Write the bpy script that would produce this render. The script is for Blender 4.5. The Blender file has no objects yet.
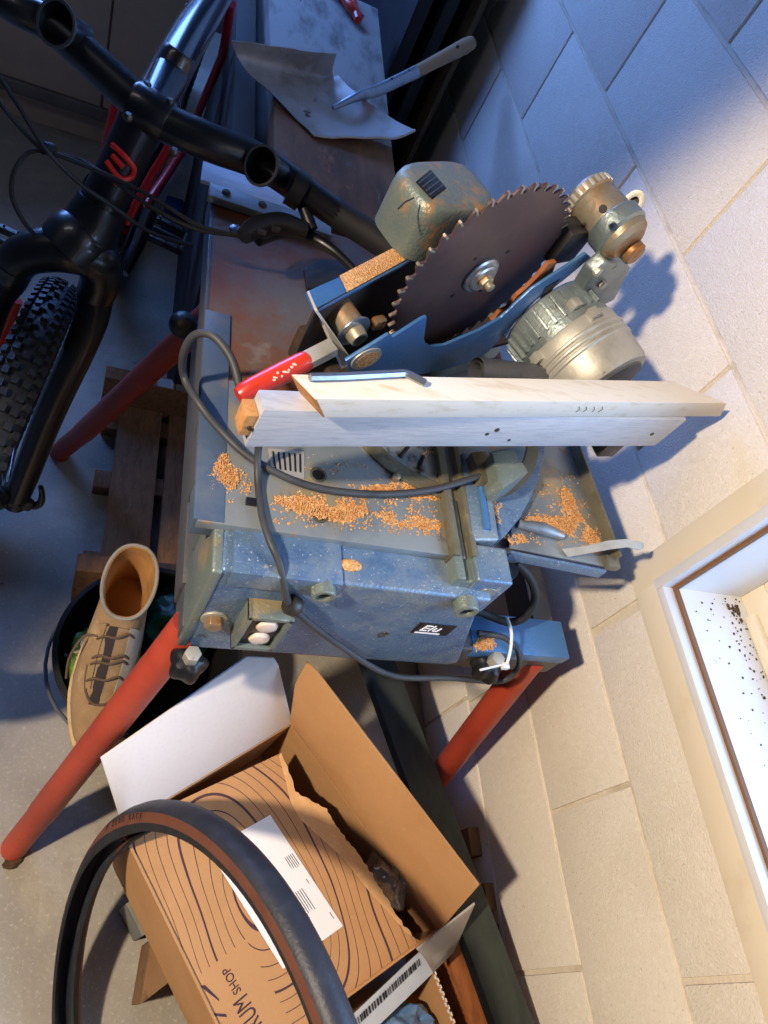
import bpy, bmesh, math, random
from mathutils import Vector, Matrix, noise
R = random.Random(7)
SC = bpy.context.scene
COL = SC.collection
V = Vector
PI = math.pi

# ------------------------------------------------------------------ camera model (measured from the wall's joints)
FPX = 730.508
CAMROWS = ((0.91335407, 0.14362926, 0.38099211), (-0.09099016, -0.84005238, 0.53482034), (0.39686917, -0.52314686, -0.75419641))
H = 1.45                                    # camera height above the floor
EYE = V((0, 0, H))

def ray(px, py):
    c = (px - 384, py - 512, FPX)
    return V([sum(r[i] * c[i] for i in range(3)) for r in CAMROWS])
def at(px, py, z):                          # measured point at a known height
    d = ray(px, py); return EYE + d * ((z - H) / d.z)
def atx(px, py, x):
    d = ray(px, py); return EYE + d * (x / d.x)
def aty(px, py, y):
    d = ray(px, py); return EYE + d * (y / d.y)
def atp(px, py, p0, n):                     # measured point on a known plane
    d = ray(px, py); return EYE + d * ((p0 - EYE).dot(n) / d.dot(n))

# ------------------------------------------------------------------ materials
def lin(c):
    c = c / 255.0
    return c / 12.92 if c <= 0.04045 else ((c + 0.055) / 1.055) ** 2.4
def rgb(t): return (lin(t[0]), lin(t[1]), lin(t[2]), 1)

def mat(name, col, layers=(), rough=0.6, metal=0.0, bump=0.0, bscale=60, coat=0.0, stretch=None, spec=0.5, alpha=None, trans=0):
    """base colour plus wear layers (colour, scale, lo, hi[, detail]) mixed by thresholded noise"""
    m = bpy.data.materials.new(name); m.use_nodes = True
    nt = m.node_tree; N = nt.nodes; L = nt.links
    b = N['Principled BSDF']
    b.inputs['Roughness'].default_value = rough; b.inputs['Metallic'].default_value = metal
    b.inputs['Coat Weight'].default_value = coat; b.inputs['Specular IOR Level'].default_value = spec
    if trans: b.inputs['Transmission Weight'].default_value = trans
    tc = N.new('ShaderNodeTexCoord'); src = tc.outputs['Object']
    if stretch:
        mp = N.new('ShaderNodeMapping'); mp.inputs['Scale'].default_value = stretch[:3]
        if len(stretch) > 3: mp.inputs['Rotation'].default_value = (0, 0, stretch[3])
        L.new(src, mp.inputs['Vector']); src = mp.outputs['Vector']
    cur = N.new('ShaderNodeRGB'); cur.outputs[0].default_value = rgb(col); out = cur.outputs[0]
    for i, ly in enumerate(layers):
        no = N.new('ShaderNodeTexNoise'); no.noise_dimensions = '4D'; no.inputs['W'].default_value = i * 3.7 + len(name)
        no.inputs['Scale'].default_value = ly[1]; no.inputs['Detail'].default_value = ly[4] if len(ly) > 4 else 6
        no.inputs['Roughness'].default_value = 0.62
        L.new(src, no.inputs['Vector'])
        r = N.new('ShaderNodeMapRange'); r.inputs['From Min'].default_value = ly[2]; r.inputs['From Max'].default_value = ly[3]
        L.new(no.outputs['Fac'], r.inputs['Value'])
        mx = N.new('ShaderNodeMix'); mx.data_type = 'RGBA'
        L.new(r.outputs['Result'], mx.inputs['Factor']); L.new(out, mx.inputs[6]); mx.inputs[7].default_value = rgb(ly[0])
        out = mx.outputs[2]
    L.new(out, b.inputs['Base Color'])
    if bump:
        no = N.new('ShaderNodeTexNoise'); no.inputs['Scale'].default_value = bscale; no.inputs['Detail'].default_value = 4
        L.new(src, no.inputs['Vector'])
        bp = N.new('ShaderNodeBump'); bp.inputs['Strength'].default_value = bump; bp.inputs['Distance'].default_value = 0.004
        L.new(no.outputs['Fac'], bp.inputs['Height']); L.new(bp.outputs['Normal'], b.inputs['Normal'])
    m['bsdf'] = 1
    return m

M = {}
def dm(k, *a, **kw): M[k] = mat(k, *a, **kw)
dm('block_paint', (226, 218, 204), [((214, 205, 188), 4, .48, .75), ((236, 230, 218), 140, .5, .75), ((196, 186, 168), 260, .62, .72, 2)], rough=.8, bump=.45, bscale=320)
dm('mortar', (212, 202, 184), [((180, 168, 148), 14, .5, .7)], rough=.9, bump=.4, bscale=150)
dm('concrete', (158, 152, 140), [((126, 120, 108), 3, .45, .75), ((182, 176, 162), 7, .5, .75), ((92, 84, 72), 22, .66, .74), ((196, 190, 176), 160, .55, .8)], rough=.75, bump=.3, bscale=130)
dm('plaster', (84, 84, 88), [((70, 70, 74), 4, .4, .7)], rough=.9)
dm('trim_cream', (226, 214, 190), [((206, 190, 160), 9, .55, .75)], rough=.5)
dm('trim_white', (214, 216, 220), [((214, 208, 196), 12, .55, .8), ((120, 96, 66), 60, .73, .77)], rough=.4)
dm('seal_brown', (120, 82, 50), rough=.7)
dm('saw_blue', (98, 126, 156), [((128, 148, 156), 4, .5, .7), ((70, 100, 142), 30, .5, .7), ((58, 52, 44), 18, .66, .70), ((150, 160, 162), 7, .54, .68), ((170, 176, 174), 60, .64, .70), ((190, 198, 200), 300, .64, .69, 2)], rough=.38, metal=.35, bump=.35, bscale=260)
dm('saw_blue_bright', (70, 122, 180), [((104, 144, 180), 8, .5, .7), ((52, 64, 78), 26, .68, .72)], rough=.38, metal=.2, bump=.2, bscale=240)
dm('guard_blue', (66, 112, 164), [((96, 136, 176), 12, .5, .7), ((140, 150, 156), 40, .68, .73)], rough=.35, metal=.3, bump=.15, bscale=200)
dm('guard_inside', (44, 36, 30), [((86, 54, 26), 18, .5, .7)], rough=.85)
dm('edge_blue', (82, 100, 124), [((112, 120, 126), 10, .5, .66), ((150, 120, 84), 22, .6, .7), ((60, 52, 46), 16, .62, .68)], rough=.45, metal=.3, bump=.15, bscale=160)  # table edge paint, with the blue shade on it mixed into the base colour
dm('saw_green', (126, 138, 130), [((96, 112, 112), 9, .45, .7), ((164, 148, 112), 14, .56, .66), ((178, 184, 176), 200, .64, .7, 2)], rough=.4, metal=.4, bump=.3, bscale=280)
dm('cover_green', (124, 134, 126), [((98, 114, 114), 9, .45, .7), ((196, 142, 82), 13, .53, .62), ((160, 140, 104), 40, .58, .7)], rough=.42, metal=.35, bump=.3, bscale=280)
dm('table_grey', (146, 154, 156), [((104, 112, 118), 7, .46, .66), ((172, 156, 122), 9, .53, .66), ((196, 146, 88), 26, .60, .70), ((78, 62, 48), 17, .62, .68)], rough=.42, metal=.5, bump=.12, bscale=160)
dm('table_rust', (104, 98, 92), [((116, 68, 34), 5, .40, .56), ((132, 122, 108), 11, .58, .68), ((44, 34, 28), 16, .6, .7)], rough=.55, metal=.35, bump=.2, bscale=120)
dm('cast_grey', (120, 116, 98), [((92, 84, 62), 14, .48, .66), ((150, 140, 110), 40, .58, .7)], rough=.5, metal=.45, bump=.25, bscale=180)
dm('frame_grey', (86, 88, 92), [((120, 110, 96), 14, .58, .7), ((60, 56, 54), 30, .6, .7)], rough=.5, metal=.3, bump=.2, bscale=160)
dm('silver', (184, 182, 172), [((150, 146, 134), 18, .5, .7), ((90, 82, 70), 26, .68, .72)], rough=.5, metal=.5, bump=.08, bscale=140)
dm('motor_grey', (142, 152, 150), [((108, 122, 124), 12, .46, .64), ((184, 168, 130), 16, .57, .67), ((92, 84, 70), 22, .63, .68)], rough=.4, metal=.55, bump=.2, bscale=220)
dm('brassy', (152, 142, 120), [((156, 106, 52), 14, .50, .62), ((176, 166, 140), 30, .55, .7)], rough=.42, metal=.5, bump=.15, bscale=160)
dm('steel', (168, 172, 178), [((120, 118, 114), 20, .55, .72)], rough=.3, metal=.85)
dm('steel_dark', (70, 68, 66), [((110, 92, 70), 24, .58, .7)], rough=.45, metal=.7)
dm('blade', (92, 72, 72), [((112, 86, 84), 10, .45, .7), ((110, 96, 92), 36, .62, .72), ((70, 52, 52), 5, .5, .7)], rough=.4, metal=.45)
dm('carbide', (176, 164, 142), [((120, 100, 70), 60, .5, .7)], rough=.4, metal=.6)
dm('black_plastic', (24, 24, 26), [((52, 48, 44), 30, .62, .75)], rough=.4)
dm('black_rubber', (22, 22, 24), [((38, 38, 40), 50, .55, .75)], rough=.65)
dm('cable_grey', (58, 60, 64), [((40, 42, 46), 30, .5, .7)], rough=.55)
dm('red_grip', (204, 56, 34), [((170, 42, 28), 12, .5, .7)], rough=.35, coat=.3)
dm('red_grip_wear', (232, 198, 188), rough=.5)
dm('red_paint', (178, 70, 48), [((158, 56, 40), 10, .48, .7), ((206, 128, 100), 26, .66, .74), ((92, 50, 38), 30, .68, .74)], rough=.5, bump=.15, bscale=120)
dm('button_white', (222, 204, 186), [((200, 150, 110), 60, .55, .7)], rough=.4)
dm('board_white', (226, 218, 204), [((204, 190, 164), 6, .52, .72), ((170, 150, 120), 26, .68, .74)], rough=.6, stretch=(3, 20, 20, 0.2))
dm('mdf_edge', (196, 142, 84), [((160, 104, 56), 70, .45, .65)], rough=.85)
dm('alu', (204, 208, 214), [((178, 184, 194), 9, .45, .7), ((220, 222, 226), 40, .55, .75)], rough=.5, metal=.35, stretch=(2, 12, 40, 0.22))
dm('sawdust', (214, 152, 88), [((238, 190, 130), 300, .45, .6, 2), ((170, 108, 54), 220, .58, .7, 2)], rough=.95, bump=.8, bscale=500)
dm('wood_grip', (168, 132, 94), [((140, 106, 72), 20, .45, .7)], rough=.55, stretch=(10, 10, 3))
dm('galv', (186, 186, 184), [((140, 132, 122), 8, .5, .68), ((210, 210, 208), 16, .55, .72), ((84, 74, 62), 24, .64, .7)], rough=.45, metal=.35)
dm('plank_grey', (146, 144, 140), [((96, 92, 88), 6, .48, .65), ((60, 52, 46), 26, .66, .7), ((150, 148, 142), 10, .6, .72)], rough=.8, stretch=(3, 1, 1), bump=.25, bscale=60)
dm('plank_brown', (134, 94, 60), [((92, 62, 40), 5, .42, .62), ((176, 118, 60), 9, .58, .7), ((120, 108, 96), 16, .62, .72)], rough=.75, stretch=(2.5, .9, 1), bump=.2, bscale=60)
dm('dark_board', (46, 44, 44), [((34, 32, 32), 5, .45, .7), ((64, 60, 58), 16, .62, .72)], rough=.8)
dm('cabinet', (214, 196, 176), [((190, 172, 152), 5, .45, .7)], rough=.6)
dm('cabinet_light', (132, 128, 122), [((112, 108, 102), 8, .5, .7)], rough=.5)
dm('sheet_dark', (30, 30, 36), [((44, 42, 46), 8, .5, .7)], rough=.6)
dm('sheet_tan', (104, 90, 66), [((82, 70, 52), 14, .5, .7)], rough=.8)
dm('cloth_navy', (26, 34, 60), [((16, 22, 42), 14, .5, .7)], rough=.95, bump=.5, bscale=50)
dm('frame_black', (14, 14, 18), [((22, 22, 28), 10, .5, .7)], rough=.35, coat=.3)
dm('frame_steel', (44, 54, 66), rough=.25, metal=.6, coat=.4)
dm('bike_red', (176, 20, 32), rough=.3, coat=.5)
dm('logo_red', (206, 34, 24), rough=.5)
dm('tyre_black', (26, 27, 30), [((40, 42, 46), 40, .5, .7)], rough=.6, bump=.2, bscale=200)
dm('tread_blueblack', (40, 44, 54), [((52, 56, 66), 50, .5, .7)], rough=.5, bump=.15, bscale=260)
dm('sidewall_brown', (104, 62, 44), [((88, 52, 36), 30, .5, .7)], rough=.65)
dm('ink', (58, 36, 52), rough=.7)
dm('ink_black', (36, 34, 38), rough=.7)
dm('kraft', (186, 140, 94), [((174, 128, 82), 8, .45, .7), ((194, 150, 104), 140, .55, .8)], rough=.8)
dm('kraft_torn', (214, 168, 116), [((230, 190, 140), 40, .5, .7)], rough=.95, bump=.4, bscale=120)
dm('card_white', (228, 223, 221), [((222, 216, 213), 160, .5, .75)], rough=.75)
dm('card_grey', (176, 170, 168), [((150, 140, 132), 12, .5, .7)], rough=.8)
dm('paper', (238, 238, 240), rough=.7)
dm('label_blue', (206, 216, 232), [((190, 202, 224), 12, .5, .7)], rough=.6)
dm('bag_blue', (92, 134, 186), [((150, 184, 220), 14, .5, .7)], rough=.25, coat=.4)
dm('bag_clear', (98, 88, 80), [((130, 120, 110), 20, .5, .7)], rough=.12, coat=.8, spec=.8)
dm('suede', (150, 124, 92), [((122, 98, 70), 9, .45, .68), ((178, 152, 116), 22, .55, .72)], rough=.95, bump=.35, bscale=150)
dm('suede_inner', (170, 122, 68), [((70, 48, 30), 6, .5, .66)], rough=.9)
dm('suede_grey', (140, 134, 126), [((112, 104, 96), 20, .5, .7)], rough=.95)
dm('lace', (92, 72, 56), rough=.9)
dm('sole', (188, 160, 116), [((140, 110, 74), 20, .5, .7)], rough=.8)
dm('tongue_stripe', (44, 38, 40), rough=.9)
dm('bucket', (20, 20, 22), [((40, 38, 36), 16, .6, .72)], rough=.45)
dm('wire', (120, 122, 126), rough=.35, metal=.7)
dm('bag_green', (92, 130, 40), [((60, 100, 30), 20, .5, .7)], rough=.4)
dm('bag_green_dark', (20, 74, 48), [((14, 50, 34), 12, .5, .7)], rough=.4)
dm('bag_text', (214, 220, 200), rough=.6)
dm('crate_wood', (138, 98, 64), [((110, 76, 48), 6, .45, .65), ((160, 118, 80), 18, .55, .7)], rough=.8, stretch=(14, 3, 14), bump=.15, bscale=40)
dm('offcut_wood', (128, 98, 68), [((114, 82, 54), 8, .45, .65), ((78, 54, 38), 18, .62, .7)], rough=.85, bump=.2, bscale=60)
dm('offcut_grey', (118, 118, 112), [((96, 96, 90), 14, .5, .7)], rough=.8)
dm('orange_wood', (156, 92, 46), [((124, 70, 34), 7, .45, .65)], rough=.7, stretch=(12, 3, 12))
dm('green_plank', (56, 64, 60), [((44, 50, 48), 6, .45, .65), ((96, 100, 94), 24, .68, .73)], rough=.7, stretch=(6, 2, 2))
dm('brown_board', (86, 62, 44), [((64, 46, 32), 7, .45, .65)], rough=.85)
dm('dirt', (70, 52, 36), [((110, 84, 58), 100, .5, .7)], rough=.95)
dm('zip_white', (226, 228, 230), rough=.45)
dm('elu_plate', (26, 26, 30), [((70, 70, 72), 60, .6, .72)], rough=.4)
dm('blue_plastic', (30, 70, 130), rough=.5)

def glass_mat():
    m = bpy.data.materials.new('window_glass'); m.use_nodes = True
    N = m.node_tree.nodes; L = m.node_tree.links
    N.remove(N['Principled BSDF'])
    t = N.new('ShaderNodeBsdfTransparent'); g = N.new('ShaderNodeBsdfGlossy'); g.inputs['Roughness'].default_value = .03
    mx = N.new('ShaderNodeMixShader'); mx.inputs[0].default_value = .08
    L.new(t.outputs[0], mx.inputs[1]); L.new(g.outputs[0], mx.inputs[2]); L.new(mx.outputs[0], N['Material Output'].inputs['Surface'])
    return m
M['glass'] = glass_mat()

def printed_kraft(name, base, c0, ang, cut, freq=62, ell=(1.0, .62)):
    """kraft card printed with contour rings (thin lines and a thicker one now and then)"""
    m = mat(name, base, [((174, 128, 82), 8, .45, .7), ((196, 152, 106), 140, .55, .8)], rough=.8)
    nt = m.node_tree; N = nt.nodes; L = nt.links; b = N['Principled BSDF']
    base_link = b.inputs['Base Color'].links[0].from_socket
    tc = N.new('ShaderNodeTexCoord')
    def vm(op, a, bb):
        n = N.new('ShaderNodeVectorMath'); n.operation = op; L.new(a, n.inputs[0]); n.inputs[1].default_value = bb; return n.outputs['Vector']
    def ma(op, a, bb=None):
        n = N.new('ShaderNodeMath'); n.operation = op; L.new(a, n.inputs[0])
        if bb is not None:
            if isinstance(bb, (int, float)): n.inputs[1].default_value = bb
            else: L.new(bb, n.inputs[1])
        return n.outputs[0]
    v = vm('SUBTRACT', tc.outputs['Object'], c0)
    mp = N.new('ShaderNodeMapping'); mp.vector_type = 'POINT'; mp.inputs['Rotation'].default_value = (0, 0, ang); mp.inputs['Scale'].default_value = (ell[0], ell[1], 0)
    # rotate first, then squash
    mp2 = N.new('ShaderNodeMapping'); mp2.inputs['Rotation'].default_value = (0, 0, ang)
    L.new(v, mp2.inputs['Vector'])
    sq = vm('MULTIPLY', mp2.outputs['Vector'], (ell[0], ell[1], 0))
    N.remove(mp)
    ln = N.new('ShaderNodeVectorMath'); ln.operation = 'LENGTH'; L.new(sq, ln.inputs[0])
    no = N.new('ShaderNodeTexNoise'); no.inputs['Scale'].default_value = 5.5; no.inputs['Detail'].default_value = 0; L.new(tc.outputs['Object'], no.inputs['Vector'])
    d = ma('ADD', ln.outputs['Value'], ma('MULTIPLY', no.outputs['Fac'], .075))
    f = ma('MULTIPLY', d, freq)
    thin = ma('LESS_THAN', ma('FRACT', f), .075)
    thick = ma('LESS_THAN', ma('FRACT', ma('MULTIPLY', f, .25)), .055)
    dt_ = N.new('ShaderNodeVectorMath'); dt_.operation = 'DOT_PRODUCT'; L.new(tc.outputs['Object'], dt_.inputs[0]); dt_.inputs[1].default_value = cut[:3]
    du_ = N.new('ShaderNodeVectorMath'); du_.operation = 'DOT_PRODUCT'; L.new(tc.outputs['Object'], du_.inputs[0]); du_.inputs[1].default_value = (-cut[1], cut[0], 0)
    fac = ma('MULTIPLY', ma('MAXIMUM', thin, thick), ma('MAXIMUM', ma('LESS_THAN', dt_.outputs['Value'], cut[3]), ma('GREATER_THAN', du_.outputs['Value'], cut[4])))
    mx = N.new('ShaderNodeMix'); mx.data_type = 'RGBA'; L.new(fac, mx.inputs['Factor']); L.new(base_link, mx.inputs[6]); mx.inputs[7].default_value = rgb((74, 46, 58))
    L.new(mx.outputs[2], b.inputs['Base Color'])
    M[name] = m

# ------------------------------------------------------------------ mesh builder
def frame_of(d):
    d = d.normalized()
    a = d.cross(V((0, 0, 1)))
    if a.length < 1e-4: a = d.cross(V((0, 1, 0)))
    a.normalize(); return a, d.cross(a).normalized()

def crom(pts, n=8, closed=False):
    pts = [V(p) for p in pts]; out = []; k = len(pts)
    rng = range(k if closed else k - 1)
    for i in rng:
        if closed: p0, p1, p2, p3 = pts[i - 1], pts[i], pts[(i + 1) % k], pts[(i + 2) % k]
        else: p0, p1, p2, p3 = pts[max(i - 1, 0)], pts[i], pts[i + 1], pts[min(i + 2, k - 1)]
        for j in range(n):
            t = j / n
            out.append(.5 * ((2 * p1) + (p2 - p0) * t + (2 * p0 - 5 * p1 + 4 * p2 - p3) * t * t + (3 * p1 - p0 - 3 * p2 + p3) * t ** 3))
    if not closed: out.append(pts[-1])
    return out

class MB:
    def __init__(s): s.v = []; s.f = []
    def add(s, vs, fs):
        o = len(s.v); s.v += [V(p) for p in vs]; s.f += [[i + o for i in f] for f in fs]; return s
    def hexa(s, lo, hi):
        return s.add(list(lo) + list(hi), [(3, 2, 1, 0), (4, 5, 6, 7), (0, 1, 5, 4), (1, 2, 6, 5), (2, 3, 7, 6), (3, 0, 4, 7)])
    def box(s, c, size, ax=None):
        c = V(c); X, Y, Z = ax or (V((1, 0, 0)), V((0, 1, 0)), V((0, 0, 1)))
        a, b, d = X * size[0] / 2, Y * size[1] / 2, Z * size[2] / 2
        return s.hexa([c - a - b - d, c + a - b - d, c + a + b - d, c - a + b - d], [c - a - b + d, c + a - b + d, c + a + b + d, c - a + b + d])
    def span(s, x0, x1, y0, y1, z0, z1):
        return s.box(((x0 + x1) / 2, (y0 + y1) / 2, (z0 + z1) / 2), (x1 - x0, y1 - y0, z1 - z0))
    def prism(s, poly, vec):
        n = len(poly); vec = V(vec); poly = [V(p) for p in poly]
        return s.add(poly + [p + vec for p in poly], [list(range(n))[::-1], list(range(n, 2 * n))] + [(i, (i + 1) % n, n + (i + 1) % n, n + i) for i in range(n)])
    def tube(s, pts, r, n=12, closed=False, caps=True):
        pts = [V(p) for p in pts]; k = len(pts)
        rs = r if isinstance(r, (list, tuple)) else [r] * k
        if len(rs) != k: rs = [rs[min(int(i / (k - 1) * (len(rs) - 1)), len(rs) - 2)] * (1 - (i / (k - 1) * (len(rs) - 1)) % 1 if i < k - 1 else 0) + rs[min(int(i / (k - 1) * (len(rs) - 1)) + 1, len(rs) - 1)] * ((i / (k - 1) * (len(rs) - 1)) % 1 if i < k - 1 else 1) for i in range(k)]
        vs = []; prev = None
        for i in range(k):
            d = (pts[(i + 1) % k] - pts[i - 1]) if closed else (pts[min(i + 1, k - 1)] - pts[max(i - 1, 0)])
            d.normalize()
            if prev is None: a, b = frame_of(d)
            else:
                a = prev - d * prev.dot(d)
                if a.length < 1e-5: a, b = frame_of(d)
                a.normalize(); b = d.cross(a)
            prev = a
            vs += [pts[i] + (a * math.cos(2 * PI * j / n) + b * math.sin(2 * PI * j / n)) * rs[i] for j in range(n)]
        fs = []
        for i in range(k if closed else k - 1):
            i2 = (i + 1) % k
            fs += [(i * n + j, i * n + (j + 1) % n, i2 * n + (j + 1) % n, i2 * n + j) for j in range(n)]
        if caps and not closed:
            fs += [list(range(n))[::-1], list(range((k - 1) * n, k * n))]
        return s.add(vs, fs)
    def lathe(s, p, axis, prof, n=28, ref=None, cap0=True, cap1=True):
        """prof = [(radius, height)...] along axis from p"""
        p = V(p); axis = V(axis).normalized(); a, b = frame_of(axis)
        if ref is not None:
            a = (V(ref) - axis * V(ref).dot(axis)).normalized(); b = axis.cross(a)
        vs = []
        for r, h in prof:
            vs += [p + axis * h + (a * math.cos(2 * PI * j / n) + b * math.sin(2 * PI * j / n)) * r for j in range(n)]
        fs = []
        for i in range(len(prof) - 1):
            fs += [(i * n + j, i * n + (j + 1) % n, (i + 1) * n + (j + 1) % n, (i + 1) * n + j) for j in range(n)]
        if cap0: fs.append(list(range(n))[::-1])
        if cap1: fs.append(list(range((len(prof) - 1) * n, len(prof) * n)))
        return s.add(vs, fs)
    def loft(s, rings, closed=True, cap0=True, cap1=True):
        n = len(rings[0]); vs = [p for r in rings for p in r]; fs = []
        for i in range(len(rings) - 1):
            for j in range(n if closed else n - 1):
                fs.append((i * n + j, i * n + (j + 1) % n, (i + 1) * n + (j + 1) % n, (i + 1) * n + j))
        if cap0: fs.append(list(range(n))[::-1])
        if cap1: fs.append(list(range((len(rings) - 1) * n, len(rings) * n)))
        return s.add(vs, fs)
    def ball(s, c, r, n=16, sc=(1, 1, 1)):
        rings = []
        m = n // 2
        for i in range(1, m):
            t = PI * i / m
            rings.append([V(c) + V((math.sin(t) * math.cos(2 * PI * j / n) * r * sc[0], math.sin(t) * math.sin(2 * PI * j / n) * r * sc[1], -math.cos(t) * r * sc[2])) for j in range(n)])
        return s.loft(rings)
    def grid(s, rows):
        n = len(rows[0]); fs = []
        for i in range(len(rows) - 1):
            for j in range(n - 1): fs.append((i * n + j, i * n + j + 1, (i + 1) * n + j + 1, (i + 1) * n + j))
        return s.add([p for r in rows for p in r], fs)
    def build(s, name, m, parent=None, bevel=0, seg=2, ang=38, solid=0):
        bm = bmesh.new()
        vs = [bm.verts.new(p) for p in s.v]
        for f in s.f:
            try: bm.faces.new([vs[i] for i in f])
            except ValueError: pass
        bmesh.ops.recalc_face_normals(bm, faces=bm.faces[:])
        if solid:
            g = bmesh.ops.solidify(bm, geom=bm.faces[:], thickness=solid)
            bmesh.ops.recalc_face_normals(bm, faces=bm.faces[:])
        if bevel:
            es = [e for e in bm.edges if len(e.link_faces) == 2 and e.calc_face_angle(0) > math.radians(30)]
            bmesh.ops.bevel(bm, geom=es, offset=bevel, segments=seg, affect='EDGES', profile=.6, clamp_overlap=True)
        for e in bm.edges:
            e.smooth = not (len(e.link_faces) == 2 and e.calc_face_angle(0) > math.radians(ang))
        for f in bm.faces: f.smooth = True
        me = bpy.data.meshes.new(name)
        o = bpy.data.objects.new(name, me); COL.objects.link(o)
        off = V((0, 0, 0))
        if parent is not None:
            o.parent = parent; off = world_loc(parent)
        else:
            lo = V([min(v.co[i] for v in bm.verts) for i in range(3)]); hi = V([max(v.co[i] for v in bm.verts) for i in range(3)])
            off = V(((lo.x + hi.x) / 2, (lo.y + hi.y) / 2, lo.z)); o.location = off
        bmesh.ops.translate(bm, verts=bm.verts[:], vec=-off)
        bm.to_mesh(me); bm.free()
        if m: me.materials.append(M[m] if isinstance(m, str) else m)
        return o

def world_loc(o):
    p = V(o.location)
    return p + world_loc(o.parent) if o.parent else p
def tag(o, label, cat, group=None, kind=None):
    o['label'] = label; o['category'] = cat
    if group: o['group'] = group
    if kind: o['kind'] = kind
    return o
def struct(o): o['kind'] = 'structure'; return o
def thing(name, loc, label, cat, group=None):
    o = bpy.data.objects.new(name, None); COL.objects.link(o); o.location = V(loc); o.empty_display_size = .05
    return tag(o, label, cat, group)

def text(name, body, size, p, xd, yd, m, parent, ext=.0004, align='CENTER', shear=0, xs=1):
    cu = bpy.data.curves.new(name, 'FONT'); cu.body = body; cu.size = size; cu.align_x = align; cu.align_y = 'CENTER'; cu.extrude = ext; cu.shear = shear; cu.resolution_u = 3
    tmp = bpy.data.objects.new('tmp', cu); COL.objects.link(tmp)
    dg = bpy.context.evaluated_depsgraph_get(); dg.update()
    me = tmp.evaluated_get(dg).to_mesh()
    xd = V(xd).normalized(); yd = V(yd); yd = (yd - xd * yd.dot(xd)).normalized(); zd = xd.cross(yd)
    b = MB(); b.add([V(p) + xd * (v.co.x * xs) + yd * v.co.y + zd * v.co.z for v in me.vertices], [list(f.vertices) for f in me.polygons])
    tmp.evaluated_get(dg).to_mesh_clear(); COL.objects.unlink(tmp); bpy.data.objects.remove(tmp)
    return b.build(name, m, parent)

# ================================================================== THE ROOM
WX = .775                                   # face of the block wall
OY0, OY1, OZ0, OZ1 = -1.0, .438, .767, 1.75  # window opening in it
def rect_minus(y0, y1, z0, z1):
    if y1 <= OY0 or y0 >= OY1 or z1 <= OZ0 or z0 >= OZ1: return [(y0, y1, z0, z1)]
    out = []
    if y0 < OY0: out.append((y0, OY0, z0, z1))
    if y1 > OY1: out.append((OY1, y1, z0, z1))
    a, b = max(y0, OY0), min(y1, OY1)
    if z0 < OZ0: out.append((a, b, z0, OZ0))
    if z1 > OZ1: out.append((a, b, OZ1, z1))
    return out
w = MB()
course = [-.003 + .2 * i for i in range(14)]
perp = {1: -.0155, 2: .2007, 3: .424, 4: .651, 5: .872, 6: 1.11}
for i in range(13):
    z0, z1 = course[i], min(course[i + 1], 2.5)
    p0 = perp.get(i, .23 * i)
    y = p0 - .463 * 6
    while y < 3.2:
        g = .0038
        for (a, b, c, d) in rect_minus(max(y + g, -2), min(y + .463 - g, 3.2), z0 + .0038, z1 - .0038):
            if b - a > .02 and d - c > .01: w.span(WX, WX + .05, a, b, c, d)
        y += .463
struct(w.build('wall_right', 'block_paint', None, bevel=.0022, seg=2))
mo = MB()
mo.span(WX + .0045, WX + .2, OY1, 3.2, 0, 2.5); mo.span(WX + .0045, WX + .2, -2, OY0, 0, 2.5)
mo.span(WX + .0045, WX + .2, OY0, OY1, 0, OZ0); mo.span(WX + .0045, WX + .2, OY0, OY1, OZ1, 2.5)
struct(mo.build('wall_right_mortar', 'mortar', None))
struct(MB().span(-2.6, WX + .2, -2, 3.2, -.1, 0).build('floor', 'concrete', None))
struct(MB().span(-2.6, WX + .2, -2, 3.2, 2.5, 2.6).build('ceiling', 'plaster', None))
struct(MB().span(-2.7, -2.6, -2, 3.2, 0, 2.5).build('wall_left', 'plaster', None))
struct(MB().span(-2.6, WX + .2, -2.1, -2, 0, 2.5).build('wall_near', 'plaster', None))
FX0, FX1, FZ0, FZ1 = -1.7, 0.1, 1.2, 2.2
wf = MB(); wf.span(-2.6, FX0, 3.2, 3.3, 0, 2.5); wf.span(FX1, WX + .2, 3.2, 3.3, 0, 2.5); wf.span(FX0, FX1, 3.2, 3.3, 0, FZ0); wf.span(FX0, FX1, 3.2, 3.3, FZ1, 2.5)
struct(wf.build('wall_far', 'plaster', None))
f2 = MB()
for a in (FX0, (FX0 + FX1) / 2 - .02, FX1 - .04): f2.span(a, a + .04, 3.21, 3.27, FZ0, FZ1)
f2.span(FX0, FX1, 3.21, 3.27, FZ0, FZ0 + .04); f2.span(FX0, FX1, 3.21, 3.27, FZ1 - .04, FZ1)
w2 = struct(f2.build('window_2', 'trim_white', None))
MB().span(FX0, FX1, 3.238, 3.242, FZ0, FZ1).build('window_pane', 'glass', w2)

# the window in the block wall: casing, white lining, sash, pane
win = bpy.data.objects.new('window_1', None); COL.objects.link(win); win.location = (WX, OY1, OZ0); win['kind'] = 'structure'
CW = .046
c = MB()
c.span(WX - .009, WX + .003, OY1, OY1 + CW, OZ0 - CW, OZ1 + CW); c.span(WX - .009, WX + .003, OY0 - CW, OY0, OZ0 - CW, OZ1 + CW)
c.span(WX - .009, WX + .003, OY0 - .001, OY1 + .001, OZ0 - CW, OZ0 + .001); c.span(WX - .009, WX + .003, OY0 - .001, OY1 + .001, OZ1 - .001, OZ1 + CW)
c.build('window_casing', 'trim_cream', win, bevel=.002)
l = MB()                                                             # white lining edge standing proud
l.span(WX - .012, WX + .01, OY1 - .012, OY1 + .003, OZ0 - .003, OZ1); l.span(WX - .012, WX + .01, OY0, OY1 - .012, OZ0 - .003, OZ0 + .010)
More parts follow.
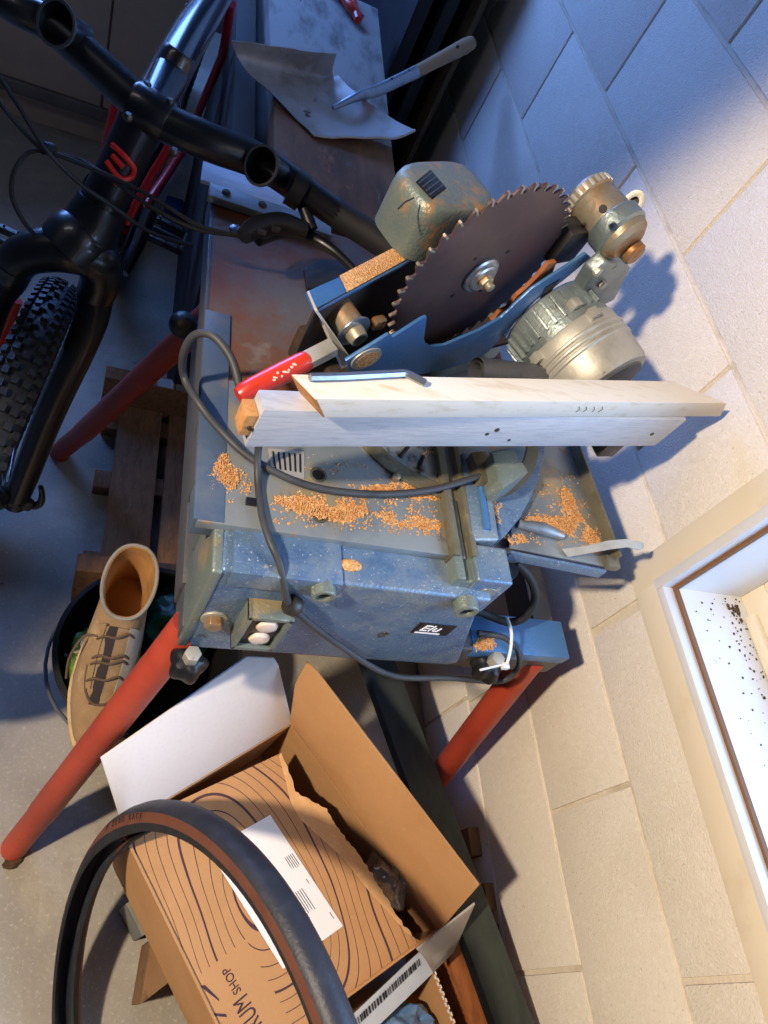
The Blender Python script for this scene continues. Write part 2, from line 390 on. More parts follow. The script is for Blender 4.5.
l.build('lining_edge', 'trim_white', win, bevel=.0015)
s_ = MB(); s_.span(WX + .006, WX + .013, OY1 - .0165, OY1 - .011, OZ0 + .009, OZ1); s_.span(WX + .006, WX + .013, OY0, OY1 - .0165, OZ0 + .009, OZ0 + .0145)
s_.build('seal', 'seal_brown', win)
DX = .165
l = MB(); l.span(WX + .012, WX + DX, OY1 - .014, OY1 + .02, OZ0 - .02, OZ1)
l.span(WX + .012, WX + DX, OY0 - .02, OY0, OZ0 - .02, OZ1); l.span(WX + .012, WX + DX, OY0, OY1, OZ1, OZ1 + .02)
l.build('window_jamb', 'trim_white', win)
MB().span(WX + .012, WX + DX, OY0, OY1 - .014, OZ0 - .02, OZ0 + .012).build('window_sill', 'trim_white', win)
f = MB(); x0, x1 = WX + DX - .03, WX + DX + .03
for (a, b, c_, d) in ((OY0, OY1 - .014, OZ0 + .012, OZ0 + .055), (OY0, OY1 - .014, OZ1 - .05, OZ1), (OY1 - .062, OY1 - .014, OZ0 + .055, OZ1 - .05), (OY0, OY0 + .05, OZ0 + .055, OZ1 - .05), (-.32, -.27, OZ0 + .055, OZ1 - .05)):
    f.span(x0, x1, a, b, c_, d)
f.span(x0 - .012, x0, OY0, OY1 - .05, OZ0 + .013, OZ0 + .03)
f.build('window_sash', 'trim_cream', win, bevel=.003)
MB().span(WX + DX - .002, WX + DX + .002, OY0 + .04, OY1 - .05, OZ0 + .04, OZ1 - .04).build('window_pane', 'glass', win)
d = MB()                                                            # dead flies and crumbs of dirt on the sill
for i in range(190):
    y = OY1 - .02 - abs(R.gauss(0, .16)); x = WX + DX - .036 - abs(R.gauss(0, .035)); r = R.uniform(.0006, .0017)
    if x < WX + .03: continue
    if i < 40: x = WX + DX - .045 - abs(R.gauss(0, .01)); y = OY1 - .03 - abs(R.gauss(0, .012)); r *= 1.7
    d.ball((x, y, OZ0 + .012 + r * .6), r, 6, (1, R.uniform(.6, 1.8), .7))
tag(d.build('sill_dirt', 'dirt', None), 'dark crumbs of dirt and dead insects scattered on the white window sill', 'dirt', kind='stuff')

# ================================================================== THE SAW
saw = thing('flip_over_saw', (.36, .62, 0), 'worn blue-grey mitre and table saw on red tubular legs beside the block wall', 'saw')
ZT = .80                                    # working surface of its table
# ---- front housing slab with a bevelled left end
fy = at(218, 568, ZT - .008).y
zb, zt = .585, ZT - .012
hx0 = at(218, 568, zt).x; hx1 = at(488, 590, zt).x; hx1b = at(451, 643, zb).x
h = MB()
prof = [(hx0 + .004, zt), (hx0, zb + .03), (hx0 + .01, zb), (hx1b - .012, zb), (hx1b, zb + .012), (hx1, zt - .03), (hx1 + .004, zt)]
h.prism([(x, fy, z) for x, z in prof], (0, .062, 0))
house = h.build('front_housing', 'saw_blue', saw, bevel=.005, seg=3)
# raised strip on the housing top, to the right of the step
MB().span(hx0 + .015, at(342, 577, zt).x, fy - .0035, fy + .05, zt - .028, zt + .0045).build('step_plate', 'saw_blue', house, bevel=.003)
# left end cover: rounded grey-green plate
pl = [at(220, 526, zt + .006), at(218, 566, zt), at(177, 641, zb), at(172, 628, zb + .005), at(176, 596, zb + .07), at(188, 568, zt - .07)]
x_l = hx0 - .006
e = MB(); e.prism([(x_l, fy - .002, zb + .004), (x_l, fy - .002, zt - .002), (x_l, fy + .055, zt + .002), (x_l, fy + .085, zt - .05), (x_l, fy + .09, zb + .06), (x_l, fy + .065, zb + .01)], (.012, 0, 0))
e.build('end_cover', 'saw_green', saw, bevel=.004, seg=3)
# bolt, switch, bushings, plate
def frontp(px, py): return atp(px, py, V((0, fy, 0)), V((0, 1, 0)))
p = frontp(214, 617)
b = MB(); b.lathe(p, (0, -1, 0), [(.0155, 0), (.0155, .003)], 24); b.build('washer', 'silver', house, bevel=.0008)
b = MB(); b.lathe(p + V((0, -.003, 0)), (0, -1, 0), [(.0118, 0), (.0118, .010), (.009, .012)], 6); b.build('hex_bolt', 'brassy', house, bevel=.0012)
s0, s1, s2, s3 = frontp(254, 592), frontp(288, 596), frontp(270, 638), frontp(236, 633)
cx = (s0.x + s1.x + s2.x + s3.x) / 4; cz = (s0.z + s2.z) / 2; sw = .052; sh = .088
b = MB(); x0, x1, z0, z1 = cx - sw / 2, cx + sw / 2, cz - sh / 2, cz + sh / 2
for a in ((x0, x0 + .006, z0, z1), (x1 - .006, x1, z0, z1), (x0, x1, z0, z0 + .006), (x0, x1, z1 - .007, z1)): b.span(a[0], a[1], fy - .024, fy + .002, a[2], a[3])
box = b.build('switch_box', 'saw_green', house, bevel=.0012)
MB().span(x0 + .004, x1 - .004, fy - .018, fy, z0 + .004, z1 - .005).build('switch_plate', 'black_plastic', box, bevel=.001)
for dz in (.016, -.018):
    MB().lathe((cx + .002, fy - .016, cz + dz), (0, -1, 0), [(.0125, 0), (.0125, .004), (.011, .0065), (.007, .008)], 24).build('push_button', 'button_white', box)
for (px, py, r, q) in ((323, 586, .014, 'bushing'), (465, 602, .015, 'bushing')):
    p = frontp(px, py)
    MB().lathe(p, (0, -1, 0), [(r, -.002), (r, .013), (r * .9, .0145), (r * .62, .0145), (r * .62, 0)], 28, cap0=False).build(q, 'saw_green', house, ang=30)
    MB().lathe(p, (0, -1, 0), [(r * .63, 0), (r * .63, .004)], 20).build('screw_head', 'brassy', house)
p = frontp(352, 566); p = at(352, 567, zt + .004); MB().ball(p + V((0, .004, -.004)), .0085, 16, (1.7, .9, .7)).build('sawdust_recess', 'sawdust', house)
q0 = frontp(435, 629)
pw, ph = .047, .030
MB().hexa([V((q0.x - pw / 2 - .004, fy - .0012, q0.z - ph / 2)), V((q0.x + pw / 2, fy - .0012, q0.z - ph / 2)), V((q0.x + pw / 2, fy + .001, q0.z - ph / 2)), V((q0.x - pw / 2 - .004, fy + .001, q0.z - ph / 2))],
          [V((q0.x - pw / 2 - .004, fy - .0012, q0.z + ph / 2)), V((q0.x + pw / 2, fy - .0012, q0.z + ph / 2)), V((q0.x + pw / 2, fy + .001, q0.z + ph / 2)), V((q0.x - pw / 2 - .004, fy + .001, q0.z + ph / 2))]).build('maker_plate', 'elu_plate', house)
text('maker_mark', 'Elu', .023, (q0.x - .008, fy - .0016, q0.z + .002), (1, 0, 0), (0, 0, 1), 'paper', house, shear=.25)
MB().span(q0.x - pw / 2, q0.x + pw / 2 - .012, fy - .0018, fy, q0.z - ph / 2 + .002, q0.z - ph / 2 + .005).build('maker_mark', 'paper', house)
# fluted lug joining table and housing at the right, with a round plug
lg = MB(); zl = ZT + .012
lg.span(at(478, 575, zl).x, at(512, 575, zl).x, fy + .012, fy + .062, zt - .055, zl)
lug = lg.build('corner_lug', 'saw_blue', saw, bevel=.004, seg=3)
p = V((at(487, 576, zl - .02).x, fy + .012, zl - .027)); MB().lathe(p, (0, -1, 0), [(.0115, -.002), (.0115, .0012)], 24).build('round_plug', 'table_grey', lug, bevel=.0006)
lg = MB(); a, b_ = at(452, 560, ZT).x, at(478, 575, ZT).x
for i in range(3):
    xx = a + (b_ - a) * (i + .5) / 3; lg.span(xx - .0065, xx + .0065, fy + .014, fy + .07, zt - .02, ZT + (.0 if i == 1 else .007))
lg.build('fluted_lug', 'saw_green', saw, bevel=.003)

# ---- stand: rails and splayed legs
zr1, zr0 = .635, .575
fr = MB(); rx1 = at(568, 655, zr1).x; ry0 = fy + .004; ry1 = at(548, 621, zr1).y
fr.span(.13, rx1, ry0, ry1, zr0, zr1)
rail = fr.build('front_rail', 'frame_grey', saw, bevel=.003)
MB().span(hx1b + .004, rx1 + .001, ry0 - .001, ry1 + .001, zr1 - .02, zr1 + .0015).build('rail_cap', 'saw_blue_bright', rail, bevel=.002)
MB().span(.13, rx1, .90, .955, zr0, zr1).build('rear_rail', 'frame_grey', saw, bevel=.003)
for x in (.145, rx1 - .03): MB().span(x - .018, x + .018, ry1, .90, zr0, zr1).build('side_rail', 'frame_grey', saw, bevel=.003)
legs = [(tuple(at(190, 624, .60)), (-.018, .236, 0), True), ((.15, .93, zr0 + .04), (-.058, 1.046, 0), True), ((rx1 - .035, fy + .02, zr0 + .02), (.728, .292, 0), False), ((rx1 - .03, .92, zr0 + .02), (.715, 1.04, 0), False)]
for t, b, _ in legs:
    t, b = V(t), V(b); d = (b - t).normalized()
    lo = b - d * .0
    m_ = MB(); k = t + (b - t) * .80
    m_.tube([t, k, k + d * .003, b + V((0, 0, .012))], [.0225, .0225, .021, .021], 20)
    lg_ = m_.build('leg', 'red_paint', saw)
    MB().lathe(b, (0, 0, 1), [(.021, 0), (.021, .012), (.018, .02)], 18).build('leg_foot', 'red_paint', lg_)
MB().ball(at(183, 325, .63), .0215, 20).build('leg_cap', 'steel_dark', saw)
for (px, py, z) in ((187, 665, .575), (485, 668, .60)):
    p = at(px, py, z); p.z = z
    m_ = MB(); rings = []
    n = 40
    for (rr, hh) in ((.010, .022), (.0165, .019), (.0225, .008), (.021, -.006), (.012, -.011)):
        rings.append([p + V((math.cos(2 * PI * j / n) * rr * (1 + .13 * math.cos(5 * 2 * PI * j / n) * (rr > .015)), math.sin(2 * PI * j / n) * rr * (1 + .13 * math.cos(5 * 2 * PI * j / n) * (rr > .015)), hh)) for j in range(n)])
    k = m_.loft(rings).build('star_knob', 'black_plastic', saw)
    MB().lathe(p + V((0, 0, .021)), (0, 0, 1), [(.0105, 0), (.0105, .018)], 6).build('hex_nut', 'silver', k, bevel=.001)

# ---- table: front part, rust-brown rear part
tx0, tx1 = at(197, 523, ZT).x, at(437, 550, ZT).x
ty0, ty1 = at(300, 535, ZT).y, 1.0
ym = at(300, 395, ZT).y
tb = MB(); tb.span(tx0, at(452, 545, ZT).x, ty0, ym, ZT - .014, ZT)
tab = tb.build('table_plate', 'table_grey', saw, bevel=.002)
MB().span(tx0 - .004, tx0 + .028, ty0 + .002, ym + .11, ZT - .03, ZT + .0012).build('table_edge', 'edge_blue', tab, bevel=.0015)
MB().span(tx0, .56, ym, .965, ZT - .016, ZT - .002).build('rear_plate', 'table_rust', saw, bevel=.002)
MB().span(tx0 - .005, tx0 + .002, ty0 + .05, .98, ZT - .045, ZT - .002).build('side_skirt', 'frame_grey', saw, bevel=.002)
MB().span(tx0 + .04, .545, fy + .075, .90, zr1 - .01, ZT - .02).build('motor_tray', 'frame_grey', saw, bevel=.004)
# bar along the back with two screws, pale end plate
b0, b1 = at(208, 196, ZT + .006), at(330, 236, ZT + .006)
bm_ = MB(); dd = (b1 - b0).normalized(); nn = V((-dd.y, dd.x, 0))
bm_.box((b0 + b1) / 2 + nn * .01, ((b1 - b0).length, .032, .012), (dd, nn, V((0, 0, 1))))
bar = bm_.build('back_bar', 'table_grey', saw, bevel=.0015)
for t in (.13, .42):
    MB().lathe(b0 + (b1 - b0) * t + V((0, 0, .005)) + nn * .012, (0, 0, 1), [(.0065, 0), (.0065, .003), (.004, .005)], 14).build('screw', 'steel_dark', bar)
MB().lathe(at(236, 229, ZT), (0, 0, 1), [(.009, -.004), (.009, .001), (.006, .003)], 16).build('screw', 'steel', saw)
b0, b1 = at(212, 178, ZT), at(345, 222, ZT)
MB().box((b0 + b1) / 2 + V((0, .01, -.002)), ((b1 - b0).length + .03, .05, .006), (dd, nn, V((0, 0, 1)))).build('back_plate', 'alu', saw, bevel=.001)
# loose dark cover lying on the rear table
cp = [at(303, 272, ZT + .002), at(320, 262, ZT + .002), at(345, 264, ZT + .002), at(350, 276, ZT + .002), at(330, 288, ZT + .002), at(306, 292, ZT + .002)]
MB().prism(cp, (0, 0, .006)).build('cover_flap', 'steel_dark', saw, bevel=.001)
# slots and holes
for (px, py) in ((318, 475), (320, 515)):
    p = at(px, py, ZT)
    MB().lathe(p, (0, 0, 1), [(.0105, -.002), (.0105, .0012), (.008, .0012), (.007, -.002)], 22, cap1=True).build('table_bushing', 'cast_grey', tab, ang=30)
    MB().lathe(p, (0, 0, 1), [(.0072, -.001), (.0072, .0003)], 18).build('bolt_hole', 'black_plastic', tab)
# serrated scale plate
q = [at(268, 449, ZT), at(304, 452, ZT), at(304, 479, ZT), at(272, 474, ZT)]
MB().prism(q, (0, 0, .0012)).build('scale_plate', 'silver', tab)
for i in range(6):
    u = i / 5; a = q[0].lerp(q[1], .12 + u * .76); b = q[3].lerp(q[2], .12 + u * .76)
    MB().tube([a.lerp(b, .12) + V((0, 0, .0012)), a.lerp(b, .8) + V((0, 0, .0012))], .0012, 6).build('scale_tick', 'black_plastic', tab)
MB().box(at(253, 502, ZT + .003), (.016, .008, .006)).build('table_stop', 'black_plastic', tab, bevel=.001)
# turntable: slotted disc, scale ring with a bead at its rim
tc_ = at(440, 408, ZT); tr = (at(395, 477, ZT) - tc_).length
rg = MB(); rg.lathe(tc_, (0, 0, 1), [(tr, -.012), (tr, .0035), (tr - .003, .005), (tr - .02, .005), (tr - .023, .003), (tr - .023, -.012)], 72, cap0=False, cap1=False)
ring = rg.build('turntable_ring', 'cast_grey', saw, ang=28)
MB().lathe(tc_, (0, 0, 1), [(tr - .022, -.012), (tr - .022, .0022)], 64).build('turntable_disc', 'table_grey', ring)
for i in range(11):
    a = math.radians(195 + i * 13); d = V((math.cos(a), math.sin(a), 0))
    MB().tube([tc_ + d * (tr - .055) + V((0, 0, .002)), tc_ + d * (tr - .03) + V((0, 0, .002))], .0028, 8).build('turntable_slot', 'black_plastic', ring)
MB().lathe(at(396, 477, ZT + .004), (0, 0, 1), [(.0055, -.004), (.0055, .0035), (.003, .005)], 14).build('screw', 'brassy', ring)
# ridged channel crossing the table
for (xa, xb, zz, mm) in ((446, 455, .012, 'cast_grey'), (457, 462, .004, 'table_grey'), (463, 470, .014, 'cast_grey'), (470, 474, .005, 'cast_grey')):
    p0, p1 = at(xa, 540, ZT), at(xb, 540, ZT)
    y1 = ty0 + .26
    MB().hexa([V((p0.x, ty0 - .004, ZT - .014)), V((p1.x, ty0 - .004, ZT - .014)), V((p1.x, y1, ZT - .014)), V((p0.x, y1, ZT - .014))], [V((p0.x + .001, ty0 - .004, ZT + zz)), V((p1.x - .001, ty0 - .004, ZT + zz)), V((p1.x - .001, y1, ZT + zz)), V((p0.x + .001, y1, ZT + zz))]).build('channel_rib', mm, saw, bevel=.002)
# turntable arm in blue, with slot
ap = [at(462, 452, ZT + .014), at(486, 455, ZT + .014), at(500, 540, ZT + .014), at(470, 540, ZT + .014)]
arm_ = MB().prism(ap, (0, 0, -.03)).build('turntable_arm', 'saw_blue', saw, bevel=.004, seg=3)
a0, a1 = at(480, 480, ZT + .0145), at(487, 530, ZT + .0145)
MB().tube([a0, a1], .0042, 10).build('arm_slot', 'saw_blue_bright', arm_)
# quarter disc in blue to the right of it
cq = at(455, 420, ZT + .004); pts = [at(490, 452, ZT + .004)] + [at(a, b, ZT + .004) for a, b in ((546, 440), (544, 458), (539, 478), (531, 498), (520, 518), (506, 535), (499, 541))]
MB().prism(pts, (0, 0, -.02)).build('quadrant', 'saw_blue', saw, bevel=.002)
# clamp block under the fence
for (poly, hh, mm) in (([(471, 452), (486, 450), (492, 466), (489, 482), (482, 480)], .03, 'cast_grey'), ([(492, 452), (514, 448), (529, 472), (505, 487), (498, 480)], .05, 'saw_green')):
    MB().prism([at(a, b, ZT + hh) for a, b in poly], (0, 0, -hh)).build('clamp_block', mm, saw, bevel=.003)
# grey sheet tray at the right with a folded lip and a bent tongue
zq = ZT - .01
tray_poly = [at(510, 548, zq), at(604, 566, zq), at(612, 560, zq), at(571, 450, zq), at(566, 400, zq), at(520, 430, zq)]
ms = MB().prism(tray_poly, (0, 0, -.003)); tray = ms.build('side_tray', 'table_grey', saw, bevel=.001)
p0, p1 = at(569, 445, zq), at(612, 563, zq); dd = (p1 - p0).normalized(); nn = V((dd.y, -dd.x, 0))
if nn.x < 0: nn = -nn
MB().box((p0 + p1) / 2 + V((0, 0, .009)), ((p1 - p0).length, .0035, .022), (dd, nn, V((0, 0, 1)))).build('tray_lip', 'cast_grey', tray, bevel=.001)
p0, p1 = at(511, 552, zq), at(606, 571, zq); dd = (p1 - p0).normalized(); nn = V((dd.y, -dd.x, 0))
MB().box((p0 + p1) / 2 + V((0, 0, -.008)), ((p1 - p0).length, .004, .018), (dd, nn, V((0, 0, 1)))).build('tray_lip', 'saw_blue', tray, bevel=.001)
MB().box(at(611, 563, zq + .004), (.02, .018, .012), (dd, nn, V((0, 0, 1)))).build('tray_corner', 'cast_grey', tray, bevel=.002)
a, b = at(518, 524, zq + .004), at(562, 536, zq + .004); MB().tube([a, a.lerp(b, .5) + V((0, 0, .004)), b], [.006, .009, .006], 14).build('tray_bead', 'table_grey', tray)
rows = []
for (pa, pb, za, zc) in (((568, 557), (562, 549), .003, .006), ((590, 553), (586, 546), .016, .018), ((612, 549), (608, 540.5), .030, .032), ((628, 547), (626, 539), .034, .036), ((640, 550), (641, 542), .030, .034), ((644, 548), (644, 543), .028, .032)):
    rows.append([at(pa[0], pa[1], zq + za), at(pb[0], pb[1], zq + zc)])
MB().grid(rows).build('tray_tongue', 'silver', tray, solid=.0025)
# ---- fence: aluminium-faced beam across the table
zf0, zf1 = .905, .961
A, B = at(245, 447, zf0), at(655, 446, zf0)
dF = (B - A).normalized(); nF = V((-dF.y, dF.x, 0)); UP = V((0, 0, 1))
B2 = B + dF * .004
fe = MB(); th = .024
fe.prism([A, B, B2 + UP * (zf1 - zf0), A + UP * (zf1 - zf0) + dF * .003], nF * th)
fence = fe.build('fence', 'alu', saw, bevel=.0012)
fence['label'] = 'brushed aluminium fence beam'
MB().box(A + dF * -.004 + nF * .012 + UP * .03, (.012, .02, .03), (dF, nF, UP)).build('fence_core', 'mdf_edge', fence, bevel=.001)
for (px, py, r) in ((497, 430, .0032), (487, 434, .0024), (509, 440, .002), (652, 434, .003), (250, 429, .0022)):
    p = atp(px, py, A, nF); MB().lathe(p, -nF, [(r, -.002), (r, .0006)], 12).build('screw_hole', 'steel_dark', fence)
for t in (.3, .62):
    c = A + (B - A) * t; lo = [c + nF * .15 + dF * x + nF * y for x, y in ((-.025, -.02), (.025, -.02), (.025, .02), (-.025, .02))]; hi = [c + nF * .03 + dF * x + nF * y + UP * .035 for x, y in ((-.025, -.012), (.025, -.012), (.025, .012), (-.025, .012))]
    for q in lo: q.z = ZT - .001
    MB().hexa(lo, hi).build('fence_bracket', 'cast_grey', saw, bevel=.003)
MB().box(A + (B - A) * .88 + nF * .012 + UP * -.012, (.03, .02, .03), (dF, nF, UP)).build('fence_bracket', 'steel_dark', saw, bevel=.002)

# ---- cutting head.  hb hub, nb across the blade, tb along it
hb = V((.3897, .6853, .9930)); nb = V((.5117, -.8588, -.03)).normalized(); tb_ = V((.8588, .5117, 0)).normalized(); ub = nb.cross(tb_) * -1
if ub.z < 0: ub = -ub
def hp(px, py, off): return atp(px, py, hb + nb * off, nb)
def hl(t, u, n): return hb + tb_ * t + ub * u + nb * n
# blade with carbide-tipped teeth
nt_ = 40; Rb = .126; out = []
for i in range(nt_):
    a0 = 2 * PI * i / nt_; st = 2 * PI / nt_
    for (da, r) in ((0, Rb - .008), (.10, Rb - .0092), (.22, Rb - .0075), (.34, Rb), (.46, Rb + .0005), (.7, Rb - .0022)):
        a = a0 + da * st; out.append((math.cos(a) * r, math.sin(a) * r))
bl = MB(); bl.prism([hl(x, y, -.0014) for x, y in out], nb * .0028)
blade = bl.build('saw_blade', 'blade', saw, ang=50)
for i in range(nt_):
    a = 2 * PI * (i + .38) / nt_; c = V((math.cos(a), math.sin(a))); tg = V((-c.y, c.x))
    MB().box(hl(c.x * (Rb - .0035), c.y * (Rb - .0035), 0), (.0085, .0026, .0038), ((tb_ * c.x + ub * c.y), (tb_ * tg.x + ub * tg.y), nb)).build('carbide_tooth', 'carbide', blade)
for a in (.9, 2.4, 4.0, 5.4):
    p = hl(math.cos(a) * .04, math.sin(a) * .04, .0012); MB().lathe(p, nb, [(.0028, 0), (.0028, .0008)], 10).build('pin_hole', 'black_plastic', blade)
fl = MB().lathe(hl(0, 0, .001), nb, [(.025, 0), (.025, .003), (.023, .005), (.019, .0055), (.019, .008), (.0165, .0095), (.012, .0095)], 36, cap1=True).build('arbor_flange', 'steel', saw, ang=28)
MB().lathe(hl(0, 0, .010), nb, [(.0095, 0), (.0095, .007), (.0085, .008)], 6).build('arbor_nut', 'brassy', fl, bevel=.0006)
MB().lathe(hl(0, 0, .017), nb, [(.0058, 0), (.0058, .007), (.004, .008)], 16).build('arbor_end', 'brassy', fl)
# front guard plate (blue), cut to its outline
gp = [(346, 361), (389, 334.5), (392.5, 338), (423, 318.3), (427, 317), (424, 339), (426, 344), (431, 347), (445, 345.3), (462, 338), (480, 330.5), (501, 318), (517, 303), (532, 289), (560, 271), (586, 253.5), (591, 257.5), (563, 281), (536, 300.5), (508, 330.5), (489, 351.5), (470, 362), (440, 371), (400, 378), (352, 378)]
g = MB().prism([hp(x, y, .032) for x, y in gp], nb * -.004)
gfront = g.build('front_guard', 'guard_blue', saw, bevel=.0008)
c0 = hp(366, 358, .0325); e1 = (hp(381, 350, .0325) - c0); e2 = (hp(369, 364.5, .0325) - c0)
MB().prism([c0 + e1 * math.cos(2 * PI * i / 24) + e2 * math.sin(2 * PI * i / 24) for i in range(24)], nb * .0022).build('guard_grommet', 'silver', gfront, bevel=.0005)
MB().prism([c0 + (e1 * math.cos(2 * PI * i / 24) + e2 * math.sin(2 * PI * i / 24)) * .72 for i in range(24)], nb * .0028).build('grommet_hole', 'sawdust', gfront)
lp = [hp(x, y, .0322) for x, y in ((539, 300), (551, 291), (560, 279), (546, 287))]
MB().prism(lp, nb * .0006).build('guard_label', 'elu_plate', gfront)
# rear guard: wall, sawdust-covered top flange, left end plate
s_up = [hp(x, y, -.042) for x, y in ((315, 311), (360, 287), (400, 266), (437, 243))]
zg = sum(p.z for p in s_up) / 4
def hz(px, py): return at(px, py, zg)
lo_ = [(315, 311.5), (360, 288), (400, 267), (439, 243)]; hi_ = [(306.5, 291.5), (348, 273), (395, 252), (430, 228)]
fl_ = MB(); fl_.prism([hz(*p) for p in lo_] + [hz(*p) for p in hi_[::-1]], (0, 0, -.004))
flange = fl_.build('guard_flange', 'guard_blue', saw, bevel=.0008)
rl = [hz(*p) for p in lo_]; end = hz(505, 205)
wl = MB(); bdir = (rl[-1] - rl[0]).normalized(); bn = V((-bdir.y, bdir.x, 0))
wl.prism([rl[0], rl[0] + bdir * .27, rl[0] + bdir * .27 - UP * .17, rl[0] - UP * .115], bn * .003)
wl.build('rear_guard', 'guard_inside', saw, bevel=.0006)
sd_ = MB(); n_ = 26; rows = []
for i in range(n_ + 1):
    u = i / n_; k = .26 + u * .74
    a = hz(*[lo_[0][j] + (lo_[3][j] - lo_[0][j]) * k for j in (0, 1)]); b = hz(*[hi_[0][j] + (hi_[3][j] - hi_[0][j]) * k for j in (0, 1)])
    rows.append([a.lerp(b, .06 + .88 * v / 6) + UP * (.0008 + .0022 * math.sin(PI * v / 6) * min(1, u * 6 + .1) * (.6 + .5 * noise.noise(a * 90 + V((0, 0, v))))) for v in range(7)])
MB().grid(rows).build('sawdust_film', 'sawdust', flange)
ep = [hz(306.5, 291.5), hz(315, 311.5), hp(352, 364, .03), hp(341, 369, .03)]
e_ = MB(); e_.prism([ep[0], ep[1], ep[2], ep[3]], (ep[1] - ep[0]).cross(ep[3] - ep[0]).normalized() * .003)
e_.build('guard_end_plate', 'silver', saw, bevel=.0008)
# floor of the guard channel, littered with dust
ch = MB(); ch.prism([hl(-.10, -.118, -.045), hl(.13, -.118, -.045), hl(.13, -.118, .03), hl(-.10, -.118, .03)], (0, 0, -.004))
ch.build('guard_floor', 'guard_inside', saw)
# cross tube with washer and nut
ta, tb2 = hp(338, 306, -.038), hp(351, 336, .004)
ax = nb
p = hp(334, 303, -.036)
MB().lathe(p, ax, [(.0165, 0), (.0165, .04)], 24).build('spacer_tube', 'brassy', saw)
MB().lathe(p + ax * .04, ax, [(.021, 0), (.021, .0025)], 28).build('washer', 'steel', saw, bevel=.0005)
MB().lathe(p + ax * .0425, ax, [(.0115, 0), (.0115, .006), (.010, .012), (.0075, .012), (.0075, .005)], 20, cap1=True).build('spacer_nut', 'brassy', saw)
MB().box(hp(378, 323, -.012), (.018, .012, .016), (tb_, nb, ub)).build('riving_lug', 'brassy', saw, bevel=.004)
# rust-brown lower guard teeth behind the blue plate, to the right
rt = [(492, 322), (500, 312), (508, 309), (517, 296), (526, 289), (538, 277), (549, 264), (557, 262), (552, 275), (535, 291), (518, 305), (503, 322)]
MB().prism([hp(x, y, .022) for x, y in rt], nb * -.006).build('brush_strip', 'orange_wood', saw, bevel=.001)
# grey belt housing behind the blade
gc = hp(436, 211, -.095)
hx, hy, hz_ = .064, .044, .056
def cover_ring(s, dz):
    out = []
    for i in range(96):
        a = 2 * PI * i / 96; ca, sa = math.cos(a), math.sin(a); e = .55
        out.append(gc + tb_ * (abs(ca) ** e * math.copysign(1, ca) * hx * s) + nb * (abs(sa) ** e * math.copysign(1, sa) * hy * s) + UP * dz)
    return out
cv = MB().loft([cover_ring(1, -.034), cover_ring(1, .016), cover_ring(.985, .026), cover_ring(.94, .033), cover_ring(.86, .0372), cover_ring(.7, .0385)])
cover = cv.build('belt_cover', 'cover_green', saw, ang=60)
ztop = gc.z + .0385
vq = [at(x, y, ztop) for x, y in ((413, 182), (430, 168), (448, 189), (431, 201))]
cvv = sum(vq, V((0, 0, 0))) / 4
MB().prism([cvv + (q - cvv) * .86 for q in vq], (0, 0, .0014)).build('vent', 'black_plastic', cover, bevel=.0004)
for i in range(4):
    a = vq[0].lerp(vq[3], .2 + .2 * i) + UP * .001; b = vq[1].lerp(vq[2], .2 + .2 * i) + UP * .001
    MB().tube([a.lerp(b, .1), a.lerp(b, .9)], .0011, 6).build('vent_slat', 'frame_grey', cover)
jn = [at(x, y, ztop + .0004) for x, y in ((414, 198), (405, 202), (398, 209))]
MB().tube(jn, .0009, 6).build('cover_seam', 'steel_dark', cover)
# pivot at the right: knurled cap, barrel, collar, bolt, clamp lug
pc = hp(602, 212, .0)
pv = MB().lathe(pc - nb * .055, nb, [(.027, .018), (.031, .023), (.0315, .034), (.0295, .036), (.030, .038), (.031, .075), (.032, .076), (.0335, .09), (.030, .104), (.022, .110)], 36, ref=tb_)
pivot = pv.build('pivot_barrel', 'brassy', saw, ang=30)
for i in range(22):
    a = 2 * PI * i / 22; d = tb_ * math.cos(a) + ub * math.sin(a)
    MB().box(pc - nb * .0265 + d * .0312, (.003, .0045, .011), (d, nb.cross(d), nb)).build('knurl', 'silver', pivot, bevel=.0006)
MB().lathe(pc + nb * .018, nb, [(.0335, 0), (.0352, .002), (.0352, .020), (.0325, .024)], 36).build('pivot_collar', 'motor_grey', pivot, ang=30)
pb = hp(631, 250, .055)
MB().lathe(pb - nb * .012, nb, [(.0155, 0), (.0155, .02), (.013, .023), (.008, .0235)], 24).build('pivot_bolt', 'brassy', pivot, ang=30)
MB().lathe(pb - nb * .03, nb, [(.026, 0), (.026, .012), (.02, .02)], 24).build('bolt_boss', 'motor_grey', pivot, ang=30)
MB().lathe(hp(603, 209, .034), (EYE - pc).normalized(), [(.0048, -.004), (.0048, .0004)], 14).build('oil_hole', 'black_plastic', pivot)
cl0 = hp(632, 205, .01)
cm = MB()
for i in range(1): pass
tcd = (EYE - cl0).normalized(); ua, ub2 = (tb_ * .8 - nb * .35).normalized(), None
ub2 = tcd.cross(ua).normalized(); ua = ub2.cross(tcd)
ringo = lambda r1, r2, o: [cl0 + ua * (math.cos(2 * PI * i / 20) * r1) + ub2 * (math.sin(2 * PI * i / 20) * r2) + tcd * o for i in range(20)]
cm.loft([ringo(.019, .013, -.006), ringo(.019, .013, .004), ringo(.0105, .0062, .004), ringo(.0105, .0062, -.006)], cap0=False, cap1=False)
lugp = cm.build('clamp_lug', 'silver', pivot, bevel=.0008)
MB().prism(ringo(.011, .0068, -.004), tcd * .002).build('lug_recess', 'black_plastic', lugp)
MB().box(hp(566, 240, .0), (.05, .03, .05), (tb_, nb, ub)).build('pivot_bracket', 'steel_dark', saw, bevel=.004)
